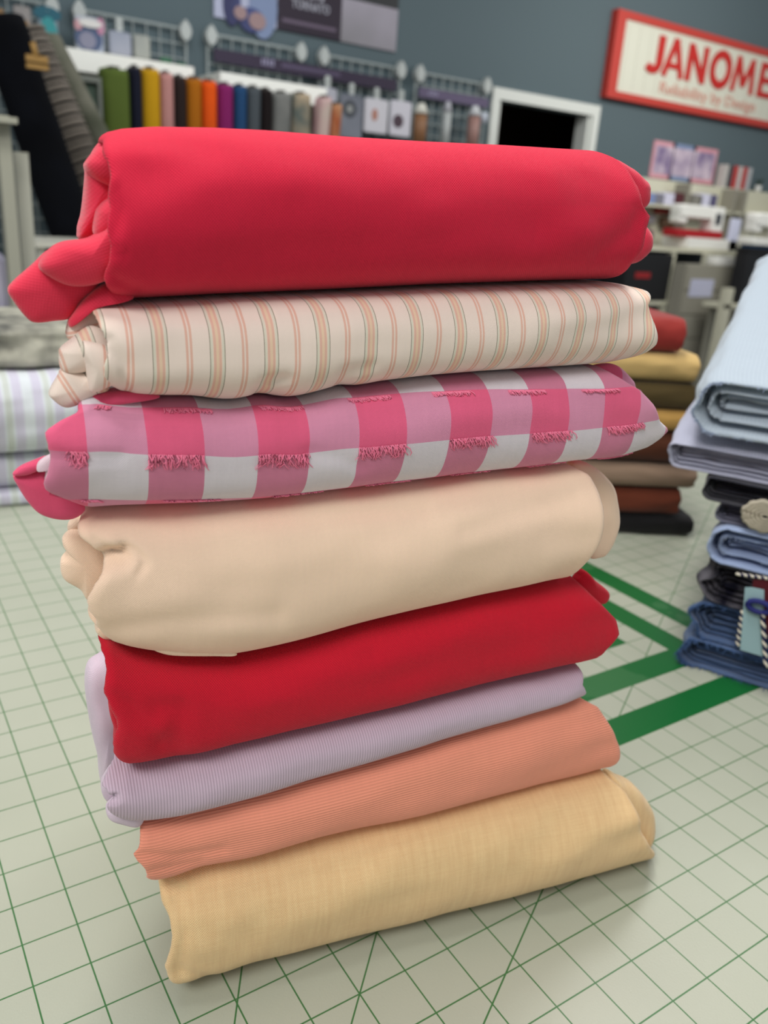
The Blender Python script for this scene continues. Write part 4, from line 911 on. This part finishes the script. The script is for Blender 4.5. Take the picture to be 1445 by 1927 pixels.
# ================================================================== left foreground of the shop: leaning rolls, rack, books
def P_at(x, y, Y): return W(x, y, Y)
def roll(x0, y0, x1, y1, Ya, Yb, wpx, m, label, name='fabric_roll', rib=None, core=True):
    a_, b_ = P_at(x0, y0, Ya), P_at(x1, y1, Yb); r = wpx/2/F*np.linalg.norm((a_+b_)/2-CAM); L0 = np.linalg.norm(b_-a_); b_ = a_ + (b_-a_)*((a_[2]-FLOOR-r*0.6)/(a_[2]-b_[2]))
    if rib: rib = int(rib*np.linalg.norm(b_-a_)/L0)
    t = thing(name, label, 'fabric roll', tuple(b_)); n = rib*4 if rib else 40; pts = [a_*(1-k/n)+b_*(k/n) for k in range(n+1)]
    rad = [r*(1+(0.05*math.sin((k+.5)*math.pi/2) if rib else 0)+0.05*nz(k*.3, x0)) for k in range(n+1)]
    mb = MB().tube(pts, rad, seg=20)
    if rib:
        fm = [1 if (k//20) % 8 in (2, 3, 6) else 0 for k in range(n*20)]+[0, 0]
        mesh_obj('rolled_cloth', mb.V, mb.F, None, t, mats=[m, M_ribd], fm=fm)
    else: mb.obj('rolled_cloth', m, t, True)
    d = (a_-b_)/np.linalg.norm(a_-b_)
    if core: MB().tube([a_-d*1.0, a_+d*1.2], r*0.3, seg=12).obj('cardboard_tube', M_core, t, True)
M_blk = plain('black_fur', (14, 16, 22), 0.95, noise_amt=0.3, nscale=2, bump=0.2)
M_rib = plain('grey_ribbed_knit', (150, 141, 130), 0.95, c2=(124, 116, 106), nscale=1.0, bump=0.1); M_ribd = plain('dark_rib_gap', (30, 28, 29), 0.95)
M_furry = plain('grey_shaggy_cloth', (150, 146, 132), 0.95, c2=(70, 74, 60), nscale=0.5, bump=0.4)
roll(0, 40, 168, 530, 119, 113, 72, M_blk, 'black furry roll leaning at the left edge')
roll(50, 60, 215, 440, 134, 128, 56, M_rib, 'grey ribbed knit roll leaning beside the black furry one', rib=36)
roll(92, 78, 225, 340, 150, 138, 40, M_furry, 'shaggy grey green roll leaning behind the ribbed one')
# small wooden framed chalkboard on the ribbed roll
t = thing('chalkboard_tag', 'small wooden framed chalkboard tag hanging on the ribbed roll', 'tag', tuple(P_at(68, 130, 104)))
a_, b_ = P_at(47, 102, 104), P_at(90, 134, 104); M_pine = plain('pine_wood', (176, 138, 78), 0.6)
mb = MB(); mb.box((a_[0], 103.4, a_[2]-0.9), (b_[0], 104, a_[2])); mb.box((a_[0], 103.4, b_[2]), (b_[0], 104, b_[2]+0.7)); mb.box((a_[0], 103.4, b_[2]+0.7), (a_[0]+0.7, 104, a_[2]-0.9)); mb.box((b_[0]-0.7, 103.4, b_[2]+0.7), (b_[0], 104, a_[2]-0.9))
mb.obj('wooden_frame', M_pine, t); boxo('slate', (a_[0]+0.6, 103.7, b_[2]+0.6), (b_[0]-0.6, 104, a_[2]-0.8), plain('slate_black', (44, 44, 46), 0.7), t)
q = P_at(60, 80, 104); mb = MB(); mb.tube([((a_[0]+b_[0])/2, 103.7, a_[2]-0.2), (q[0], 103.7, q[2])], 0.35, seg=8); mb.obj('hanging_peg', M_pine, t, True)
# glass front cabinet with greenish contents
x0_, x1_ = W(128, 200, 168)[0], W(193, 200, 168)[0]
t = thing('display_case', 'grey green display case between the leaning rolls and the olive bolt', 'cabinet', ((x0_+x1_)/2, 168, FLOOR))
zt_ = W(150, 140, 168)[2]
mb = MB(); mb.box((x0_, 168, zt_-1), (x1_, 176, zt_)); mb.box((x0_, 168, FLOOR), (x0_+0.6, 176, zt_-1)); mb.box((x1_-0.6, 168, FLOOR), (x1_, 176, zt_-1)); mb.obj('case_frame', plain('grey_metal', (112, 116, 108), 0.4), t)
boxo('stacked_goods', (x0_+0.6, 170, FLOOR), (x1_-0.6, 176, zt_-1.2), plain('teal_grey_goods', (96, 112, 100), 0.6, c2=(120, 150, 130), nscale=0.3), t)
# white rack and boards
M_rack = plain('white_rack_paint', (172, 172, 156), 0.5)
t = thing('display_rack', 'white display rack with flat boards at the left edge', 'rack', (P_at(10, 500, 66)[0], 66, FLOOR))
def vbox(name, x0, x1, yt, Y, dp, parent, m, zb=FLOOR):
    a_, b_ = P_at(x0, yt, Y), P_at(x1, yt, Y); return boxo(name, (a_[0], Y, zb), (b_[0], Y+dp, a_[2]), m, parent)
vbox('upright_post', -8, 17, 215, 66, 1.4, t, M_rack)
a_, b_ = P_at(-30, 205, 65), P_at(31, 222, 65); boxo('top_rail', (a_[0], 64.6, b_[2]), (b_[0], 65.9, a_[2]-0.8), M_rack, t)
vbox('side_board', 26, 53, 285, 68, 1.0, t, plain('pale_board', (190, 190, 176), 0.5))
t = thing('low_bookcase', 'white low bookcase behind the charcoal mohair fabric at the left', 'bookcase', (P_at(60, 600, 84)[0], 84, FLOOR))
a_, b_ = P_at(-60, 596, 84), P_at(200, 612, 84); boxo('top_board', (a_[0], 84, b_[2]-0.2), (b_[0], 96, b_[2]+0.9), M_white, t)
zz = b_[2]-0.2
a_ = P_at(46, 640, 84); boxo('divider', (a_[0]-0.6, 84.3, FLOOR), (a_[0]+0.8, 95, zz), M_white, t)
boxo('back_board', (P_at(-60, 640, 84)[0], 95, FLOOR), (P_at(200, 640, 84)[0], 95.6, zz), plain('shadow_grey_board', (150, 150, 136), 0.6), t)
for k, c in enumerate(((60, 58, 92), (180, 178, 190), (150, 70, 60), (200, 196, 190), (70, 60, 110), (190, 170, 60))):
    a_ = P_at(62+k*11, 640, 86); tag(boxo('book', (a_[0], 86, zz-9), (a_[0]+1.1, 93, zz-1.2), plain('book_cover', c, 0.6)), 'thin upright book in the low bookcase, %s spine' % ['navy', 'pale grey', 'brick red', 'white', 'violet', 'mustard'][k], 'book', 'books in the low bookcase')
a_, b_ = P_at(-40, 470, 90), P_at(20, 600, 90)
tag(MB().rbox((a_[0], 89, b_[2]), (b_[0], 93, a_[2]), 1.5).obj('draped_print', plain('blue_violet_print', (112, 112, 142), 0.8, c2=(176, 172, 186), nscale=0.7), None, True), 'blue violet patterned cloth hanging behind the white rack', 'fabric')
a_, b_ = P_at(66, 448, 96), P_at(205, 470, 96); t = thing('wall_shelf_board', 'short white shelf board below the leaning black roll', 'shelf', (a_[0], 96, b_[2]))
boxo('shelf_plank', (a_[0], 96, b_[2]), (b_[0], 108, a_[2]-0.4), M_white, t)
boxo('shelf_bracket', (a_[0]+0.4, 97, b_[2]-5), (a_[0]+1.2, 108, b_[2]), M_white, t)

# ================================================================== sewing machine corner on the right
M_cream = plain('cream_panel', (206, 204, 182), 0.5); M_grey = plain('warm_grey_panel', (146, 143, 130), 0.6); M_black = plain('black_plastic', (24, 25, 28), 0.6)
M_mach = plain('machine_white', (232, 232, 226), 0.35); M_mred = plain('machine_red', (166, 26, 34), 0.4)
def qb(x0, y0, x1, y1, Y): a_, b_ = W(x0, y0, Y), W(x1, y1, Y); return a_[0], b_[0], b_[2], a_[2]
t = thing('display_wall_unit', 'cream slatted display unit standing against the wall below the small posters', 'display unit', (225, YW-8, FLOOR))
boxo('unit_back', (212, YW-4, FLOOR), (330, YW-0.7, 29.6), M_cream, t)
for x in (236.5, 262.0, 268.0, 296.0): boxo('unit_divider', (x, YW-10, 9), (x+1.0, YW-4, 29.0), M_grey, t)
boxo('unit_ledge', (212, YW-10, 20.8), (330, YW-4, 21.6), M_cream, t)
Yc = YW-24
zc = W(1300, 468, Yc)[2]
ct = thing('sewing_counter', 'cream counter carrying the sewing machines at the right', 'counter', (230, Yc, FLOOR))
boxo('counter_top', (W(1205, 468, Yc)[0]-6, Yc, zc-1.2), (W(1397, 468, Yc)[0], Yc+16, zc), M_cream, ct)
for x in (W(1262, 500, Yc)[0], W(1385, 520, Yc)[0]): boxo('counter_leg', (x, Yc+0.3, FLOOR), (x+2.0, Yc+2.5, zc-1.2), M_cream, ct)
boxo('lower_shelf', (W(1205, 560, Yc)[0]-6, Yc, W(1250, 568, Yc)[2]-1.0), (W(1290, 568, Yc)[0], Yc+14, W(1250, 568, Yc)[2]+0.2), M_cream, ct)
boxo('back_board', (W(1205, 468, Yc)[0]-6, Yc+15.4, FLOOR), (W(1397, 468, Yc)[0], Yc+16, zc-1.2), plain('dark_blue_grey_board', (52, 62, 70), 0.7), ct)
def sewing_machine(x0, x1, Y, z, h, c, label, red=False):
    t = thing('sewing_machine', label, 'sewing machine', ((x0+x1)/2, Y, z), 'sewing machines on the counter')
    w_ = x1-x0
    MB().rbox((x0, Y, z), (x1, Y+6, z+h*0.24), 0.5).obj('machine_bed', M_mred if red else c, t, True)
    MB().rbox((x1-w_*0.26, Y+0.5, z+h*0.2), (x1, Y+5.5, z+h), 0.8).obj('machine_column', c, t, True)
    MB().rbox((x0+w_*0.04, Y+0.7, z+h*0.58), (x1-0.2, Y+5.3, z+h), 1.0).obj('machine_arm', c, t, True)
    MB().rbox((x0+w_*0.04, Y+1.0, z+h*0.42), (x0+w_*0.22, Y+5.0, z+h*0.75), 0.5).obj('needle_head', c, t, True)
    MB().tube([(x0+w_*0.13, Y+3, z+h*0.42), (x0+w_*0.13, Y+3, z+h*0.24)], 0.2, seg=8).obj('needle_bar', plain('steel', (150, 150, 150), 0.3, 0.9), t, True)
    hw = MB(); hw.tube([(x1, Y+3, z+h*0.75), (x1+0.9, Y+3, z+h*0.75)], h*0.15, seg=16); hw.obj('hand_wheel', c, t, True)
    MB().rbox((x1-w_*0.2, Y+0.3, z+h*0.45), (x1-w_*0.08, Y+0.5, z+h*0.8), 0.3).obj('control_screen', plain('dark_screen', (50, 54, 62), 0.3), t)
xa, xb, z0_, z1_ = qb(1288, 388, 1372, 440, Yc+2)
zr = W(1330, 440, Yc+2)[2]
# raised riser the red machine stands on
rs = MB().rbox((W(1300, 460, Yc)[0], Yc+1, zc+0.02), (W(1392, 460, Yc)[0], Yc+12, W(1340, 446, Yc)[2]-0.6), 0.4).obj('machine_riser', M_mach, None, True)
tag(rs, 'white riser block under the red based sewing machine', 'riser')
zt1 = W(1340, 446, Yc)[2]-0.58
sewing_machine(W(1286, 430, Yc)[0], W(1372, 430, Yc)[0], Yc+2, zt1, W(1340, 388, Yc)[2]-zt1, M_mach, 'white sewing machine with a red base on the counter', red=True)
tag(MB().rbox((W(1382, 430, Yc)[0], Yc+1, zc+0.02), (W(1398, 430, Yc)[0], Yc+2.4, W(1390, 412, Yc)[2]), 0.4).obj('paper_card', plain('pale_blue_paper', (206, 210, 232), 0.6), None, True), 'pale bluish price card beside the red based sewing machine', 'card')
# second machine with blue cloth and dark bin
Yd = Yc-14
bn_x0, bn_x1, bz0, bz1 = qb(1414, 462, 1520, 560, Yd)
zs = W(1400, 572, Yd)[2]
bt_ = thing('lower_bench', 'cream low bench under the tall black bin at the right', 'bench', (bn_x0, Yd, FLOOR))
boxo('bench_top', (W(1353, 570, Yd)[0], Yd-2, zs-1.2), (bn_x1+6, Yd+6, zs), M_cream, bt_)
boxo('bench_leg', (W(1338, 640, Yd)[0], Yd-2, FLOOR), (W(1352, 640, Yd)[0], Yd, zs+5), M_cream, bt_)
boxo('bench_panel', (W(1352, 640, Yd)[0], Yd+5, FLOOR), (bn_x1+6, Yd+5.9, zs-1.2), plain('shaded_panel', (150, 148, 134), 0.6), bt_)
zb2 = W(1400, 466, Yd)[2]
tb_ = thing('storage_bin', 'tall black storage bin at the right below the blue cloth', 'bin', (bn_x0, Yd, zs)); MB().rbox((bn_x0, Yd, zs+0.02), (bn_x1, Yd+5, zb2), 0.6).obj('bin_body', M_black, tb_, True)
MB().rbox((bn_x0-0.3, Yd-0.3, zb2-1.2), (bn_x1+0.3, Yd+5.3, zb2), 0.3).obj('bin_rim', M_black, tb_, True)
MB()
sewing_machine(W(1420, 430, Yd)[0], W(1490, 430, Yd)[0], Yd-0.6, zb2+0.9, W(1430, 400, Yd)[2]-zb2-0.9, M_mach, 'white sewing machine standing on the blue cloth at the right edge')
blc = MB().rbox((W(1420, 455, Yd)[0], Yd+0.5, zb2+0.02), (bn_x1-1, Yd+4.8, zb2+0.88), 0.4).obj('blue_cloth', plain('bright_blue_cloth', (36, 96, 150), 0.8), None, True); tag(blc, 'bright blue cloth over the tall black bin', 'cloth')
# black bin with red label, drawers, white box
x0_, x1_, z0_, z1_ = qb(1190, 485, 1250, 556, Yc+1)
zsh = W(1250, 568, Yc)[2]+0.2
t = thing('storage_bin', 'black storage bin with a red label under the counter beside the crimson fabric', 'bin', (x0_, Yc, zsh)); MB().rbox((x0_-3, Yc, zsh+0.02), (x1_, Yc+10, zc-2.2), 0.5).obj('bin_body', M_black, t, True)
a_, b_ = W(1196, 512, Yc), W(1222, 524, Yc); boxo('red_label', (a_[0], Yc-0.15, b_[2]), (b_[0], Yc, a_[2]), plain('red_label_print', (150, 34, 38), 0.6), t)
x0_, x1_, z0_, z1_ = qb(1292, 497, 1382, 640, Yc-5)
t = thing('drawer_cabinet', 'warm grey drawer cabinet below the counter', 'cabinet', (x0_, Yc-5, FLOOR))
boxo('cabinet_body', (x0_, Yc-5, FLOOR), (x1_, Yc-0.5, z1_), M_grey, t)
zz = z1_-0.6
for k in range(4):
    d = boxo('drawer', (x0_+0.6, Yc-5.5, zz-7.2), (x1_-0.6, Yc-5, zz), M_grey, t); zz -= 7.6
bx = W(1352, 478, Yc-5); b2_ = W(1388, 497, Yc-5)
tag(MB().rbox((bx[0], Yc-4.8, z1_+0.02), (b2_[0], Yc-1, z1_+2.6), 0.3).obj('white_box', M_mach, None, True), 'small white box on the warm grey drawer cabinet', 'box')
pa, pb = W(1308, 526, Yc-7.0), W(1345, 560, Yc-7.0)
tag(MB().rbox((pa[0], Yc-5.62, pb[2]), (pb[0], Yc-5.52, pa[2]), 0.1).obj('paper_sheet', plain('bluish_paper', (188, 190, 212), 0.7), None), 'pale bluish paper stuck on the front of the drawer cabinet', 'paper')
# boxes and packs on the display unit ledge
items = [(1216, 362, 1232, 384, (122, 138, 180), 'blue and white box on the unit ledge nearest the crimson fabric'), (1234, 364, 1248, 388, (120, 120, 132), 'grey box on the unit ledge'),
 (1251, 362, 1268, 388, (206, 206, 224), 'white box on the unit ledge left of the dark red one'), (1270, 362, 1286, 382, (84, 40, 46), 'dark red box on the unit ledge'),
 (1306, 366, 1318, 396, (130, 128, 120), 'slim grey box on the unit ledge'), (1320, 364, 1336, 392, (208, 208, 226), 'large white box on the unit ledge'), (1338, 366, 1348, 386, (90, 86, 120), 'violet box on the unit ledge')]
for x0, y0, x1, y1, c, l in items:
    x0_, x1_, z0_, z1_ = qb(x0, y0, x1, y1, YW-9); tag(MB().rbox((x0_, YW-9, 21.62), (x1_, YW-5, max(z1_, 24)), 0.3).obj('carton', plain('carton_print', c, 0.5), None, True), l, 'box', 'cartons on the display unit')
for k, (x, y, c, l) in enumerate(((1262, 392, (170, 44, 40), 'red spool rack hanging low on the display unit'), (1272, 418, (110, 84, 64), 'brown spool pack under the red spool rack'), (1232, 412, (130, 126, 130), 'grey pack hanging low on the display unit'), (1228, 440, (150, 120, 122), 'dusty pink pack near the crimson fabric'))):
    x0_, x1_, z0_, z1_ = qb(x-10, y-9, x+12, y+12, YW-9); tag(MB().rbox((x0_, YW-6.5, z0_), (x1_, YW-4, min(z1_, 20.7)), 0.8).obj('notions_pack', plain('notions_print', c, 0.6, noise_amt=0.3, nscale=0.5), None, True), l, 'package')
# magazines standing on the unit
for k in range(6):
    x = 1356+k*9; a_ = W(x, 338, YW-3); c = [(190, 186, 180), (70, 72, 76), (186, 60, 56), (196, 190, 186), (180, 66, 62), (176, 178, 180)][k]
    tag(MB().box((0, 0, 0), (2.1, 3, 7.5), Matrix.Translation((a_[0], YW-4.0, 29.62)) @ Matrix.Rotation(0.0, 4, 'Y')).obj('magazine', plain('magazine_cover', c, 0.5)), 'upright magazine on the display unit, %s one' % ['cream leftmost', 'charcoal', 'first red', 'white central', 'second red', 'pale grey rightmost'][k], 'magazine', 'magazines on the display unit')
pl = thing('potted_plant', 'small dark green plant on the display unit right of the magazines', 'plant', (W(1425, 360, YW-3)[0], YW-3, 29.6))
px_ = W(1425, 360, YW-3)[0]; MB().tube([(px_, YW-3, 29.62), (px_, YW-3, 31.6)], [0.9, 1.2], seg=14).obj('pot', M_mach, pl, True)
mb = MB()
for k in range(40):
    a = rng.rand()*6.28; l_ = rng.uniform(1, 3); mb.tube([(px_, YW-3, 31.4), (px_+math.cos(a)*l_*.5, YW-3+math.sin(a)*l_*.3, 31.6+l_*.8), (px_+math.cos(a)*l_, YW-3+math.sin(a)*l_*.4, 31.5+l_*.9)], [0.1, 0.22, 0.03], seg=4, caps=False)
mb.obj('foliage', plain('dark_leaf', (44, 62, 46), 0.7), pl, True)
